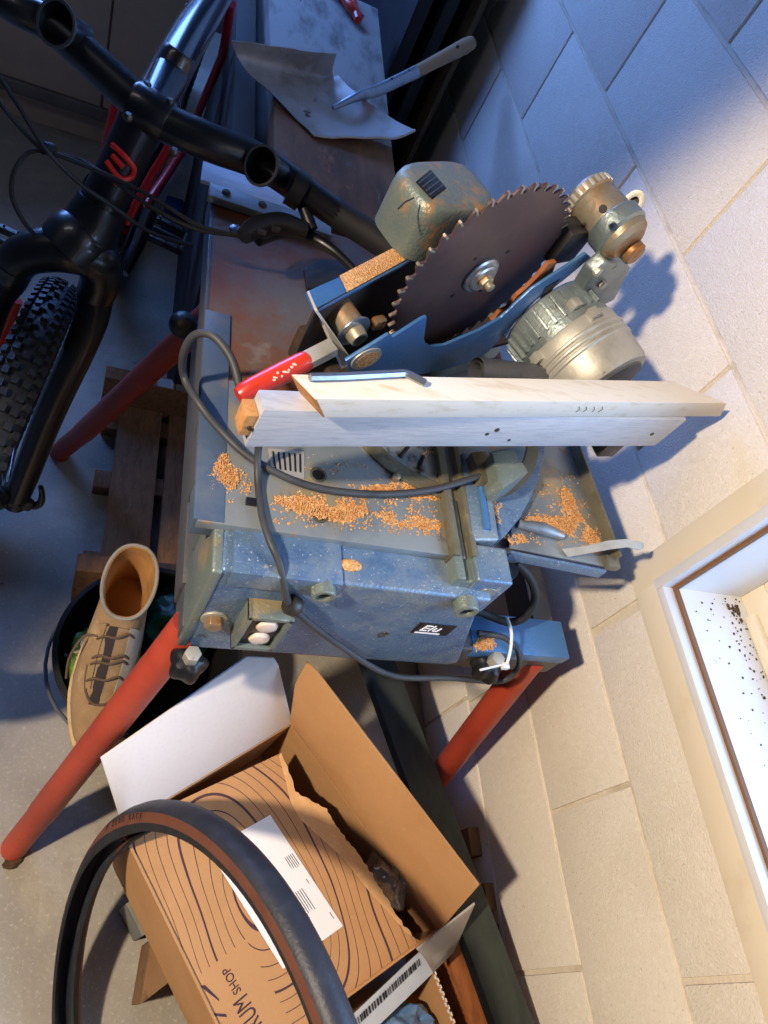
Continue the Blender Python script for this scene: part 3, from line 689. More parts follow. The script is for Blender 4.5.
# arm from pivot down to the motor
am = [hp(x, y, .036) for x, y in ((584, 262), (598, 250), (622, 257), (606, 290), (582, 301), (566, 292))]
MB().prism(am, nb * .02).build('head_arm', 'motor_grey', saw, bevel=.004, seg=3)
for (px, py) in ((596, 270), (601, 283)): MB().lathe(hp(px, py, .056), nb, [(.0065, 0), (.0065, .006)], 6).build('arm_bolt', 'silver', saw, bevel=.0006)
# motor: finned collar, banded silver barrel, vented end cap
mc = hp(551, 321, .045); RM = .068
mb_ = MB().lathe(mc, nb, [(RM * .93, -.012), (RM * .98, 0), (RM * .98, .040), (RM, .042)], 48).build('motor_housing', 'motor_grey', saw, ang=30)
for i in range(30):
    a = 2 * PI * i / 30; d = tb_ * math.cos(a) + ub * math.sin(a)
    if d.dot(tb_) < .3: MB().box(mc + d * (RM * .985) + nb * .012, (.007, .0045, .034), (d, nb.cross(d), nb)).build('cooling_fin', 'motor_grey', mb_, bevel=.0008)
pr = [(RM * 1.0, .040), (RM * 1.02, .043)]
for i in range(3):
    h0 = .058 + i * .0085; pr += [(RM * 1.02, h0), (RM * 1.045, h0 + .0015), (RM * 1.045, h0 + .004), (RM * 1.015, h0 + .006)]
pr += [(RM * 1.0, .098), (RM * .985, .112), (RM * .93, .120), (RM * .80, .122)]
mbar = MB().lathe(mc, nb, pr, 56).build('motor_barrel', 'silver', saw, ang=28)
MB().lathe(mc + nb * .121, nb, [(RM * .82, 0), (RM * .80, .003), (RM * .5, .005)], 40).build('motor_cap', 'frame_grey', mbar, ang=28)
for i in range(18):
    a = 2 * PI * i / 18; d = tb_ * math.cos(a) + ub * math.sin(a)
    MB().lathe(mc + nb * .1225 + d * RM * .66, nb, [(.0028, 0), (.0028, .0016)], 8).build('vent_hole', 'black_plastic', mbar)
for a in (.35, 1.9, 3.2):
    d = tb_ * math.cos(a) + ub * math.sin(a)
    MB().box(mc + nb * .046 + d * RM * 1.03, (.014, .014, .014), (d, nb.cross(d), nb)).build('motor_lug', 'silver', mbar, bevel=.002)
for (px, py) in ((548, 331), (551, 326)):
    pass
p = mc + nb * .022 + (tb_ * -.45 + ub * .89) * RM
MB().box(p, (.016, .014, .012), (tb_, nb, ub)).build('motor_lug', 'silver', mbar, bevel=.002)
# column carrying the head (behind the blade) and a grey foam sleeve under the motor
MB().lathe(V((.50, .80, ZT - .015)), (0, 0, 1), [(.05, 0), (.05, .03), (.034, .04), (.034, .11)], 28).build('head_column', 'motor_grey', saw, ang=30)
b0 = at(476, 372, .90); b1 = at(540, 378, .90)
MB().lathe(b0, b1 - b0, [(.018, 0), (.018, (b1 - b0).length), (.012, (b1 - b0).length), (.012, 0)], 24, cap0=False, cap1=False).build('foam_sleeve', 'frame_grey', saw)
MB().box(hl(-.02, -.15, -.03), (.30, .08, .05), (tb_, nb, UP)).build('head_base', 'guard_inside', saw, bevel=.006)
MB().box(V((.42, .735, ZT + .02)), (.16, .07, .06), (tb_, nb, UP)).build('head_pedestal', 'motor_grey', saw, bevel=.008)
# red locking handle on a square bar
h0, h1 = at(329, 349, .935), at(238, 396, .90)
d = (h1 - h0).normalized()
MB().box(h0 + (h1 - h0) * .12, ((h1 - h0).length * .34, .017, .013), (d, d.cross(UP).normalized(), d.cross(UP).cross(d).normalized())).build('handle_bar', 'silver', saw, bevel=.0015)
m_ = MB(); L_ = (h1 - h0).length
pts = [h0 + d * L_ * t for t in (.24, .27, .34, .6, .84, .95, 1)]
m_.tube(pts, [.0095, .0108, .0115, .0117, .0115, .0108, .008], 18)
grip = m_.build('handle_grip', 'red_grip', saw)
for i in range(9):
    u = .42 + .03 * i + R.uniform(-.008, .008); w_ = (EYE - h0).normalized(); w_ = (w_ - d * w_.dot(d)).normalized()
    MB().ball(h0 + d * L_ * u + w_ * .0112 + w_.cross(d) * R.uniform(-.003, .003), .0019, 8, (R.uniform(.7, 1.6), 1, .5)).build('grip_wear', 'red_grip_wear', grip)

# ---- sawdust lying about the table: one loose stuff
def dust(polys, name, label, z, step=.0017, rise=.0035):
    b = MB()
    for poly, r_, *dn in polys:
        P = [at(x, y, z) for x, y in poly]
        xs = [p.x for p in P]; ys = [p.y for p in P]
        def inside(x, y):
            c = False; j = len(P) - 1
            for i in range(len(P)):
                if (P[i].y > y) != (P[j].y > y) and x < (P[j].x - P[i].x) * (y - P[i].y) / (P[j].y - P[i].y) + P[i].x: c = not c
                j = i
            return c
        x = min(xs)
        while x < max(xs):
            y = min(ys)
            while y < max(ys):
                xx, yy = x + R.uniform(-.5, .5) * step, y + R.uniform(-.5, .5) * step
                nz = noise.noise(V((xx * 60, yy * 60, 1.3)))
                if inside(xx + .006 * noise.noise(V((xx * 150, yy * 150, 4))), yy + .006 * noise.noise(V((xx * 150, yy * 150, 9)))) and nz + R.uniform(-.2, .2) > -.3 and (not dn or R.random() < dn[0] * (1 + 2 * nz)):
                    s = step * R.uniform(.55, 1.0); h_ = s * .35 + rise * max(0, nz + .2) * r_
                    a0 = R.uniform(0, 6)
                    q = [V((xx + math.cos(a0 + k * PI / 2) * s, yy + math.sin(a0 + k * PI / 2) * s, z)) for k in range(4)]
                    tp = [V((xx + math.cos(a0 + k * PI / 2) * s * .45, yy + math.sin(a0 + k * PI / 2) * s * .45, z + h_)) for k in range(4)]
                    b.hexa(q, tp)
                y += step
            x += step
    o = b.build(name, 'sawdust', None, ang=20)
    return tag(o, label, 'sawdust', kind='stuff')
dust([([(272, 497), (290, 494), (330, 499), (368, 506), (366, 516), (345, 524), (325, 519), (300, 514), (282, 506)], 1.0),
      ([(372, 512), (400, 514), (440, 520), (440, 530), (410, 528), (385, 524)], .8),
      ([(214, 462), (222, 453), (230, 466), (240, 476), (236, 490), (222, 484), (212, 476)], 1.2),
      ([(400, 482), (436, 487), (438, 500), (415, 499), (390, 494), (360, 490), (362, 488)], .7),
      ([(420, 452), (440, 452), (441, 484), (425, 470)], .9), ([(272, 500), (300, 490), (352, 484), (438, 494), (440, 536), (330, 530), (270, 522)], .25, .13), ([(205, 470), (214, 446), (250, 474), (254, 506), (220, 500)], .3, .25), ([(262, 455), (345, 455), (390, 480), (340, 486), (290, 474)], .2, .04)], 'sawdust_heap', 'loose orange sawdust in ragged patches over the grey saw table left of the channel', ZT + .0004)
dust([([(561, 480), (568, 490), (585, 520), (604, 544), (596, 546), (572, 536), (545, 526), (520, 520), (510, 516), (540, 516), (562, 518)], 1.2),
      ([(503, 536), (522, 534), (530, 542), (512, 545)], .8), ([(520, 500), (560, 470), (572, 470), (608, 552), (520, 545)], .2, .06)], 'sawdust_drift', 'orange sawdust drifted against the lip of the side tray', ZT - .0095)
dust([([(488, 488), (498, 482), (502, 500), (500, 520), (496, 522)], .8)], 'sawdust_streak', 'narrow streak of orange sawdust beside the blue turntable arm', ZT + .0045)
dust([([(475, 640), (492, 636), (497, 646), (486, 652), (474, 650)], .8)], 'sawdust_spot', 'small round spot of sawdust on the bright blue stand rail', zr1 + .002)
# ================================================================== THINGS ON AND ABOUT THE SAW
zb0, zb1 = zf1 + .0006, zf1 + .026
fL, fR = at(324, 418, zb0), at(720.5, 416.5, zb0)
d = (fR - fL).normalized(); n_ = V((-d.y, d.x, 0)); c0 = fL
wv = UP * .0275 - d * .019      # the board's thickness, leaning a little towards us
tfL, tfR = fL + wv, fR + wv
wn = UP.copy()
tl, tr_ = atp(291, 374, tfL, wn), atp(671, 381, tfL, wn)
bd = MB().hexa([fL, fR, tr_ - wv, tl - wv], [tfL, tfR, tr_, tl])
board = thing('timber_board', c0 + d * .2, 'long white-painted board lying on top of the aluminium fence, one end by the wall', 'board')
bo = bd.build('board_plank', 'board_white', board, bevel=.0012)
e0, e1_ = c0, tl - wv
m_ = MB().prism([e0 - d * .0006 + wv * .04, e1_ - d * .0006 + wv * .04, e1_ - d * .0006 + wv * .96, e0 - d * .0006 + wv * .96], d * .002)
sawn = m_.build('sawn_end', 'mdf_edge', board); sawn['label'] = 'bare brown sawn end'
sc_ = MB()
for px in (578, 585, 593, 601):
    p = atp(px, 409, fL, wv.cross(d)); sc_.tube(crom([p + d * -.003 + UP * .005 - n_ * .0006, p + d * .002 + UP * .0 - n_ * .0006, p - UP * .005 + d * R.uniform(-.003, .003) - n_ * .0006], 4), .00035, 5)
sc_.build('pencil_mark', 'sheet_tan', board)
# hex key
k = [atp(x, y, tfL + wn * .0042, wn) for x, y in ((310, 377), (340, 376.5), (398, 373.5), (407, 374), (425, 383))]
tag(MB().tube(k[:3] + crom(k[2:], 5)[1:], .0040, 6, caps=True).build('hex_key', 'steel', None, ang=30), 'bent steel hex key lying on the white board', 'hex key')
# grey power lead: from the switch up and round the table's left edge to the motor side
zc = ZT + .006
def C3(*p): return [at(x, y, z) for x, y, z in p]
cb = crom(C3((244, 402, .87), (240, 388, .885), (231, 358, .90), (213, 336, .905), (195, 335, .89), (184, 352, .86), (184, 377, .82), (200, 405, ZT + .02), (222, 432, zc + .004), (255, 461, zc), (310, 486, zc), (372, 494, zc), (430, 490, zc + .004), (480, 476, zc + .02)), 9)
lead = thing('power_lead', cb[0], 'grey power lead looping over the left edge and across the saw table', 'cable')
MB().tube(cb, .0044, 12).build('cable', 'cable_grey', lead)
cb2 = crom(C3((262, 430, .86), (258, 452, zc + .02), (258, 482, zc), (262, 515, zc), (270, 541, ZT + .007), (279, 562, zt + .012)) + [at(284, 574, zt - .004) + V((0, -.010, 0)), frontp(288, 592) + V((0, -.012, 0)), frontp(303, 608) + V((0, -.012, 0)), frontp(340, 637) + V((0, -.012, 0)), frontp(390, 660) + V((0, -.022, 0))] + C3((450, 678, zr0), (500, 681, zr0 + .01), (518, 668, .62), (517, 650, .645), (502, 637, .648), (478, 633, .648)), 9)
lead2 = thing('switch_lead', cb2[0], 'grey lead running down over the housing front and looping round below the rail', 'cable')
MB().tube(cb2, .0042, 12).build('cable', 'cable_grey', lead2)
MB().lathe(frontp(293, 594) + V((-.006, -.012, 0)), V((1, 0, -.6)), [(.010, 0), (.012, .003), (.012, .012), (.009, .016)], 18).build('cable_gland', 'steel_dark', lead2)
cb3 = crom(C3((516, 562, .76), (530, 578, .74), (535, 598, .71), (526, 616, .68), (508, 622, .66), (480, 612, .66), (460, 606, .665)), 9)
MB().tube(cb3, .0058, 12)
lead3 = thing('motor_lead', cb3[0], 'thick dark lead bending down behind the saw housing at the right', 'cable')
MB().tube(cb3, .0058, 12).build('cable', 'black_rubber', lead3)
m_ = MB(); m_.lathe(at(505, 565, .76), V((.02, .03, -1)), [(.021, 0), (.021, .1)], 20)
m_.build('dust_spout', 'black_rubber', saw)
zt_ = thing('cable_tie', at(508, 640, .66), 'white cable tie round the lead on the bright blue rail', 'cable tie')
t_ = crom(C3((507, 618, .672), (511, 630, .676), (511, 645, .672), (508, 660, .664), (504, 668, .652)), 6)
MB().tube(t_, .0022, 8).build('tie_strap', 'zip_white', zt_)
MB().box(at(505, 666, .654), (.010, .009, .008)).build('tie_head', 'zip_white', zt_, bevel=.001)
MB().tube([at(505, 664, .655), at(480, 670, .652)], .0016, 6).build('tie_tail', 'zip_white', zt_)

# ================================================================== BENCH PLANK, DUSTPAN, RED TOOL
zp = .72
k0, k1 = at(275, 187, zp), at(404, 240, zp)
y1 = 2.05
pl = MB(); pl.hexa([V((k0.x, k0.y, zp - .05)), V((k1.x, k1.y, zp - .05)), V((k1.x + .035, y1, zp - .05)), V((k0.x - .01, y1, zp - .05))], [V((k0.x, k0.y, zp)), V((k1.x, k1.y, zp)), V((k1.x + .035, y1, zp)), V((k0.x - .01, y1, zp))])
plank = thing('bench_plank', (k0.x + .1, 1.3, zp - .05), 'wide old plank behind the saw, grey painted at the back and bare brown in front', 'plank')
yb = at(340, 128, zp).y
m_ = MB(); m_.hexa([V((k0.x, k0.y, zp - .05)), V((k1.x, k1.y, zp - .05)), V((k1.x + .008, yb, zp - .05)), V((k0.x, yb, zp - .05))], [V((k0.x, k0.y, zp)), V((k1.x, k1.y, zp)), V((k1.x + .008, yb, zp)), V((k0.x, yb, zp))])
m_.build('bare_end', 'plank_brown', plank, bevel=.003)['label'] = 'bare brown stained front end'
m_ = MB(); m_.hexa([V((k0.x, yb, zp - .05)), V((k1.x + .008, yb, zp - .05)), V((k1.x + .035, y1, zp - .05)), V((k0.x - .01, y1, zp - .05))], [V((k0.x, yb, zp)), V((k1.x + .008, yb, zp)), V((k1.x + .035, y1, zp)), V((k0.x - .01, y1, zp))])
m_.build('painted_length', 'plank_grey', plank, bevel=.002)['label'] = 'grey painted rear length'
ch = thing('storage_chest', (.36, 1.6, 0), 'dark wooden chest standing on the floor under the old plank', 'chest')
xl = aty(217, 140, 1.22).x
m_ = MB().span(.20, .43, 1.23, 2.04, 0.0, zp - .05); m_.build('chest_body', 'dark_board', ch, bevel=.006)
pn = thing('dark_panel', (.15, 1.3, 0), 'dark upright board beside the plank, behind the bicycle handlebar', 'panel')
yy = 1.12; xa = aty(214, 160, yy).x; xb = .205
m_ = MB(); ya = 1.55; m_.hexa([V((at(220, 120, .0).x * 0 + .155, 1.20, 0)), V((.198, 1.20, 0)), V((.198, 2.02, 0)), V((.155, 2.02, 0))], [V((.155, 1.20, zp - .02)), V((.198, 1.20, zp - .02)), V((.198, 2.02, zp - .02)), V((.155, 2.02, zp - .02))])
m_.build('panel_board', 'dark_board', pn, bevel=.003)
# dustpan, lying open on the plank
zd = zp + .002
dp = thing('dustpan', at(330, 100, zd), 'dented metal dustpan with a wooden handle lying on the old plank', 'dustpan')
rows = []
lipA, lipB = at(235, 44, zd + .045), at(316, 134, zd + .004)      # lip at the left
bkA, bkB = at(336, 62, zd + .05), at(408, 138, zd + .012)
for i in range(13):
    u = i / 12
    row = []
    a = at(232, 40, zd + .055).lerp(at(336, 56, zd + .075), u)      # top edge of the far wall
    b = at(240, 62, zd + .022).lerp(at(333, 80, zd + .012), u)      # its foot
    c = at(270, 92, zd + .010).lerp(at(357, 104, zd + .012), u)
    d = at(300, 122, zd + .004).lerp(at(385, 124, zd + .018), u)
    e = at(313, 136, zd + .002).lerp(at(411, 139, zd + .030), u)
    for j in range(25):
        t = j / 24 * 4; s = min(int(t), 3); f = t - s
        pts = (a, b, c, d, e); p0, p1, p2, p3 = pts[max(s - 1, 0)], pts[s], pts[s + 1], pts[min(s + 2, 4)]
        q = .5 * ((2 * p1) + (p2 - p0) * f + (2 * p0 - 5 * p1 + 4 * p2 - p3) * f * f + (3 * p1 - p0 - 3 * p2 + p3) * f ** 3)
        q = q + UP * (.003 * noise.noise(q * 22)); q.z += .018 * max(0, (u - .8) / .2) ** 1.5 * (1 if j > 6 else .3)
        row.append(q)
    rows.append(row)
MB().grid(rows).build('pan', 'galv', dp, solid=.0018, ang=60)
MB().tube(crom([r[-1] for r in rows][::2], 3), .0028, 8).build('rolled_edge', 'galv', dp)
s0, s1, s2 = at(333, 108, zd + .02), at(378, 90, zd + .045), at(416, 72, zd + .075)
MB().tube(crom([s0, s0.lerp(s1, .5) + UP * .004, s1, s2], 6), [.004, .009, .0115, .013], 16).build('handle_socket', 'steel', dp)
g1 = at(473, 42, zd + .11)
hd = MB(); hd.tube([s2 + (g1 - s2) * t for t in (-.02, .1, .35, .6, .85, .96, 1.0)], [.0125, .0125, .0135, .015, .0165, .0145, .007], 18)
hnd = hd.build('handle', 'wood_grip', dp)
MB().lathe(at(458, 46, zd + .123), UP, [(.0035, -.004), (.0035, .0012)], 10).build('hang_hole', 'black_plastic', hnd)
for t in (.3, .75):
    MB().ball(s1.lerp(s2, t) + UP * .012, .0025, 8).build('rivet', 'steel_dark', dp)
# red tool at the far end of the plank
rt = thing('pliers', at(350, 8, zp + .012), 'red handled pliers at the far end of the old plank', 'pliers')
for a, b, c in (((338, -14), (350, 6), (362, 19)), ((346, -16), (352, 2), (358, 20))):
    MB().tube(crom([at(*a, zp + .02), at(*b, zp + .02), at(*c, zp + .014)], 5), [.011, .012, .009], 12).build('grip', 'red_grip', rt)
MB().box(at(336, -16, zp + .02), (.03, .05, .014)).build('jaw', 'steel_dark', rt, bevel=.003)

# ================================================================== FAR CLUTTER
cab = thing('storage_cabinet', (-.5, 2.45, 0), 'low brownish cabinet with flat doors behind the bicycle', 'cabinet')
ycab = 2.22
MB().span(-1.5, .12, ycab + .02, 2.75, .0, .78).build('cabinet_body', 'cabinet', cab, bevel=.003)
zl_ = aty(40, 100, ycab).z
zl2 = aty(40, 88, ycab).z
xs_ = aty(110, 30, ycab).x
for (xa, xb) in ((-1.49, xs_ - .62), (xs_ - .615, xs_ - .003), (xs_ + .003, .11)):
    MB().span(xa, xb, ycab, ycab + .02, zl2 + .004, .77).build('door', 'cabinet', cab, bevel=.002)
MB().span(-1.5, .12, ycab - .008, ycab + .02, zl_, zl2).build('plinth_ledge', 'cabinet_light', cab, bevel=.002)
# dark sheets standing on edge along the block wall
def up_sheet(px0, py0, yn, thick, top, name, mm, label):
    x = aty(px0, py0, yn).x
    o = MB().span(x, x + thick, yn, 2.6, 0, top).build(name, mm, None, bevel=.0015)
    return tag(o, label, 'sheet')
up_sheet(402, 40, 1.96, .035, .98, 'sheet_panel', 'sheet_dark', 'dark sheet panel on edge nearest the old plank')
up_sheet(430, 40, 1.94, .03, 1.0, 'sheet_panel', 'sheet_dark', 'dark sheet panel on edge, between the nearest sheet and the tan batten')
up_sheet(459, 50, 1.91, .014, 1.02, 'timber_batten', 'sheet_tan', 'tan board standing on edge beside the dark sheets by the wall')
cl = MB(); rings = []
cc = aty(452, 168, 1.34)
for i in range(9):
    t = PI * (i + .5) / 9; rings.append([V((cc.x - .0 + math.sin(t) * math.cos(2 * PI * j / 20) * .085 * (1 + .15 * noise.noise(V((i, j, 2)))), cc.y + .03 + math.sin(t) * math.sin(2 * PI * j / 20) * .06, max(0.004, .30 - math.cos(t) * .30))) for j in range(20)])
tag(cl.loft(rings).build('cloth_bundle', 'cloth_navy', None, ang=80), 'dark navy rolled cloth standing against the sheets behind the saw', 'cloth')

# ================================================================== CRATE WITH SLATS under the saw, left
cr = thing('slatted_crate', (.3, .95, 0), 'shallow wooden crate base with slats on the floor under the saw', 'crate')
zs, zc1, zc0 = .05, .135, .0
a, b = at(82, 552, zc1), at(80, 566, zc1)
yN0 = at(80, 553, zc1).y; yF = at(100, 376, zc1).y
x0 = at(78, 553, zc1).x; x1 = x0 + .66
MB().span(x0, x1, yN0 - .038, yN0, zc0 + .001, zc1).build('end_board', 'crate_wood', cr, bevel=.003)
MB().span(x0, x1, yF, yF + .036, zc0 + .001, zc1).build('end_board', 'crate_wood', cr, bevel=.003)
xx = at(112, 470, zs).x
while xx < x1 - .03:
    MB().span(xx, min(xx + .094, x1), yN0 - .002, yF + .002, zs - .018, zs).build('slat', 'crate_wood', cr, bevel=.002); xx += .112
for yq in (yN0 + .02, yF - .06, (yN0 + yF) / 2): MB().span(x0 + .01, x1, yq, yq + .045, .001, zs - .017).build('bearer', 'crate_wood', cr, bevel=.002)
for (px, py) in ((133, 546), (186, 365), (167, 367)):
    yq, = (yN0,) if py > 450 else (yF,)
    p = at(px, py, zc1); MB().span(p.x - .018, p.x + .018, yq - .03 if py > 450 else yq + .004, (yq - .004) if py > 450 else yq + .03, zc1 - .001, zc1 + .0018).build('staple_plate', 'silver', cr)

# ================================================================== BUCKET, BAG, SHOE
bz = .226; bc = V((.148, .510, 0))
bk = thing('bucket', bc, 'black plastic bucket under the saw with a shoe in it', 'bucket')
m_ = MB(); m_.lathe(bc, UP, [(.118, .001), (.124, .02), (.150, bz - .012), (.157, bz - .012), (.157, bz), (.149, bz), (.146, bz - .01), (.12, .012), (.05, .010)], 56, cap1=True)
m_.build('bucket_body', 'bucket', bk, ang=30)
hw = []
for i in range(15):
    a = math.radians(115 + i * 10); hw.append(bc + V((math.cos(a) * .164, math.sin(a) * .164, bz - .02 - .05 * math.sin(PI * i / 14))))
MB().tube(hw, .0032, 8).build('bucket_handle', 'wire', bk)
MB().ball(at(66, 655, bz - .02), .004, 8).build('handle_rivet', 'wire', bk)
def crumple(c, r, sc, name, m, label, cat, seed, n=28, amp=.35, flat=None):
    rings = []
    for i in range(1, n // 2):
        t = PI * i / (n // 2); ring = []
        for j in range(n):
            d_ = V((math.sin(t) * math.cos(2 * PI * j / n), math.sin(t) * math.sin(2 * PI * j / n), -math.cos(t)))
            k = 1 + amp * (noise.noise(d_ * 2.3 + V((seed, 0, 0))) + .6 * abs(noise.noise(d_ * 5.5 + V((0, seed, 0)))))
            ring.append(V(c) + V((d_.x * sc[0], d_.y * sc[1], d_.z * sc[2])) * r * k)
        rings.append(ring)
    o = MB().loft(rings).build(name, m, None, ang=50)
    return tag(o, label, cat)
bg = crumple(at(82, 662, .195), .036, (.6, 1.5, .8), 'plastic_bag', 'bag_green', 'green printed plastic bag in the bucket, left of the shoe', 'bag', 3.1)
crumple((.2, .58, .17), .06, (1, 1, 1), 'plastic_bag', 'bag_green_dark', 'dark green bag in the bucket, right of the shoe', 'bag', 8.4)
text('bag_print', 'SO', .034, at(84, 646, .236), V((.6, .8, .1)), V((-.5, .3, .8)), 'bag_text', bg, ext=.0006)

toe = at(88, 748, .235); heel = at(132, 566, .30)
ax = V((heel.x - toe.x, heel.y - toe.y, 0)); sl = ax.length; fy_ = -(ax.normalized()); fx = V((-fy_.y, fy_.x, 0)) * -1   # fx right (image)
if fx.x < 0: fx = -fx
tilt = math.atan2(.075, .29)
fwd = (fy_ * math.cos(tilt) - UP * math.sin(tilt)).normalized(); upv = fx.cross(fwd)
if upv.z < 0: upv = -upv
so = V((heel.x, heel.y, .265)) + fwd * .0           # heel end of the sole
def sp(l, w, h): return so + fwd * l + fx * w + upv * h
shoe = thing('desert_boot', sp(.14, 0, 0), 'worn tan suede ankle boot with brown laces sitting in the bucket', 'boot')
def outline(l0, l1, wid, k=1.0, n=44):
    """foot-shaped loop from heel l0 to toe l1 (k = 1), turning to an oval (k = 0)"""
    out = []
    for i in range(n):
        a = 2 * PI * i / n; c, s = math.cos(a), math.sin(a)      # c = 1 is the toe
        out.append((l0 + (l1 - l0) * (c + 1) / 2, math.copysign(wid * hwid((c + 1) / 2, k), s)))
    return out
def hwid(t, k):
    c = 2 * t - 1
    return max(0, 1 - c * c) ** (.36 if k > .5 else .42) * (k * (.80 + .2 * math.exp(-((t - .68) / .25) ** 2)) + (1 - k))
rings = [[sp(l, w, 0) for l, w in outline(-.006, .296, .052)], [sp(l, w, .022) for l, w in outline(-.006, .298, .0525)]]
MB().loft(rings).build('sole', 'sole', shoe, bevel=.003)
spec = [(.022, .000, .290, .0480, 1), (.034, -.002, .288, .0485, 1), (.046, -.003, .272, .0475, 1), (.056, -.003, .246, .0460, .9), (.066, -.002, .216, .0440, .75), (.078, .000, .188, .0415, .6), (.090, .001, .164, .0390, .4), (.102, .001, .143, .0370, .2), (.114, -.002, .124, .0360, .1), (.126, -.006, .108, .0365, 0), (.134, -.009, .100, .0385, 0)]
TILT = lambda h: .03 * max(0, (h - .06) / .076)
def uring(h, l0, l1, w, k, tl=.0): return [sp(l, ww, h + tl * (1 - (l - l0) / (l1 - l0))) for l, ww in outline(l0, l1, w, k)]
rings = [uring(h, a, b, c_, k, TILT(h)) for h, a, b, c_, k in spec]
inner = [uring(.134, -.0055, .0965, .0350, 0, .03), uring(.120, .002, .098, .0315, 0, .024), uring(.095, .008, .112, .030, 0, .012), uring(.06, .012, .13, .031, 0, 0), uring(.04, .014, .15, .033, 0, 0)]
up = MB(); up.loft(rings, cap0=True, cap1=False); up.build('upper', 'suede', shoe, ang=75)
im = MB(); im.loft([rings[-1]] + inner, cap0=False, cap1=True); im.build('lining', 'suede_inner', shoe, ang=75)['label'] = 'ochre inner lining'
MB().tube(rings[-1], .0030, 8, closed=True).build('collar', 'suede_grey', shoe)
def drape(l, w, lift):
    best = .02
    for i in range(len(spec) - 1):
        for q in range(8):
            f = q / 8; h, a, b, c_, k = [spec[i][j] + (spec[i + 1][j] - spec[i][j]) * f for j in range(5)]
            if a < l < b:
                t = (l - a) / (b - a)
                if abs(w) <= c_ * hwid(t, k): best = max(best, h + TILT(h) * (1 - t))
    return sp(l, w, best + lift)
def strip(l0, l1, n, ws, lift, name, m, solid):
    g = [[drape(l0 + (l1 - l0) * i / n, w if not callable(w) else w(i / n), lift) for w in ws] for i in range(n + 1)]
    for _ in range(2):                       # smooth the drape along its length
        g = [[(g[max(i - 1, 0)][j] + g[i][j] * 2 + g[min(i + 1, n)][j]) / 4 for j in range(len(ws))] for i in range(n + 1)]
    return MB().grid(g).build(name, m, shoe, solid=solid, ang=80)
strip(.108, .232, 16, (-.021, -.014, -.007, 0, .007, .014, .021), .002, 'tongue', 'suede', .003)
strip(.109, .228, 16, (-.015, -.010, -.004, .000), .0046, 'tongue_stripe', 'tongue_stripe', .001)
for sgn in (-1, 1):
    strip(.106, .205, 14, [(lambda u, q=q: sgn * (.0165 + .002 * math.sin(u * 3) + q)) for q in (0, .005, .010, .014, .018)], .0052, 'eyelet_flap', 'suede_grey' if sgn > 0 else 'suede', .003)['label'] = 'grey eyelet flap' if sgn > 0 else 'tan eyelet flap'
for (la, lb) in ((.128, .120), (.155, .150), (.164, .158), (.188, .181)):
    MB().tube(crom([drape(la + .004, -.026, .008), drape(la, -.016, .012), drape((la + lb) / 2 + .004, 0, .011), drape(lb, .016, .012), drape(lb + .002, .026, .008)], 5), .0021, 8).build('lace', 'lace', shoe)
MB().tube(crom([drape(.168, -.030, .008), drape(.20, -.026, .007), drape(.222, -.012, .007), drape(.222, .008, .007), drape(.205, .026, .008), drape(.17, .036, .012), sp(.14, .050, .085), sp(.13, .062, .05)], 6), .0020, 8).build('lace', 'lace', shoe)
MB().tube(crom([drape(.128, -.026, .010), sp(.13, -.045, .100), sp(.16, -.058, .075), sp(.19, -.056, .05)], 6), .0020, 8).build('lace', 'lace', shoe)

# ================================================================== THE SHOP BOX
zB, zb_ = .29, .101
P0 = at(119, 826, zB); P1 = at(291, 722, zB)
e1 = (P1 - P0).normalized(); e2 = V((e1.y, -e1.x, 0)); BW = (P1 - P0).length; BL = .405
P2 = at(440, 930, zB); P3 = at(241, 1077, zB)
cen = (P0 + P2) / 2
bx = thing('cardboard_box', V((cen.x, cen.y, zb_)), 'open brown shop box printed with contour lines, flaps up, on the timber offcuts', 'box')
t = .004
def B_(u, v, z): return P0 + e1 * u + e2 * v + V((0, 0, z - zB))
m_ = MB(); ring4 = [P0, P1, P2, P3]; cc4 = sum(ring4, V((0, 0, 0))) / 4; inn4 = [p + (cc4 - p).normalized() * t * 1.4 for p in ring4]
drop = V((0, 0, zb_ - zB))
for i in range(4):
    j = (i + 1) % 4; m_.hexa([ring4[i] + drop, ring4[j] + drop, inn4[j] + drop, inn4[i] + drop], [ring4[i], ring4[j], inn4[j], inn4[i]])
m_.prism([p + drop for p in inn4], (0, 0, t))
body = m_.build('box_body', 'kraft', bx)
slipc = at(262, 890, zB)
printed_kraft('kraft_print', (188, 142, 96), tuple(slipc - V((cen.x, cen.y, zb_)) + V((-.02, .0, 0))), -math.atan2(e2.y, e2.x), (e2.x, e2.y, 0, (at(222, 958, zB) - cen).dot(e2), (at(272, 986, zB) - cen).dot(e1)), freq=74, ell=(.62, 1.0))
torn = [(281, 753), (289, 772), (295, 792), (306, 797), (318, 804), (327, 809), (331, 820), (338, 829), (349, 843), (357, 852), (366, 866), (374, 876), (383, 892), (391, 906), (401, 922), (412, 936)]
zt_p = zB - .004
tp_ = [at(x, y, zt_p) for x, y in torn]
fine = []
for i in range(len(tp_) - 1):
    for k in range(4):
        q = tp_[i].lerp(tp_[i + 1], k / 4); fine.append(q + e1 * R.uniform(-.0022, .0022))
fine.append(tp_[-1])
fl0 = at(196, 788, zt_p)
poly = [P0 + (cc4 - P0) * .02 - UP * .004] + fine + [at(420, 941, zt_p), P3 + (cc4 - P3) * .02 - UP * .004]
MB().prism(poly, (0, 0, -.003)).build('printed_lid', 'kraft_print', bx, ang=20)['label'] = 'lid printed with dark contour rings'
inn = [(279, 756), (286, 782), (290, 800), (299, 818), (314, 832), (330, 846), (346, 862), (360, 880), (374, 897), (390, 914), (408, 934)]
ip = [at(x, y, zt_p + .0006) for x, y in inn]
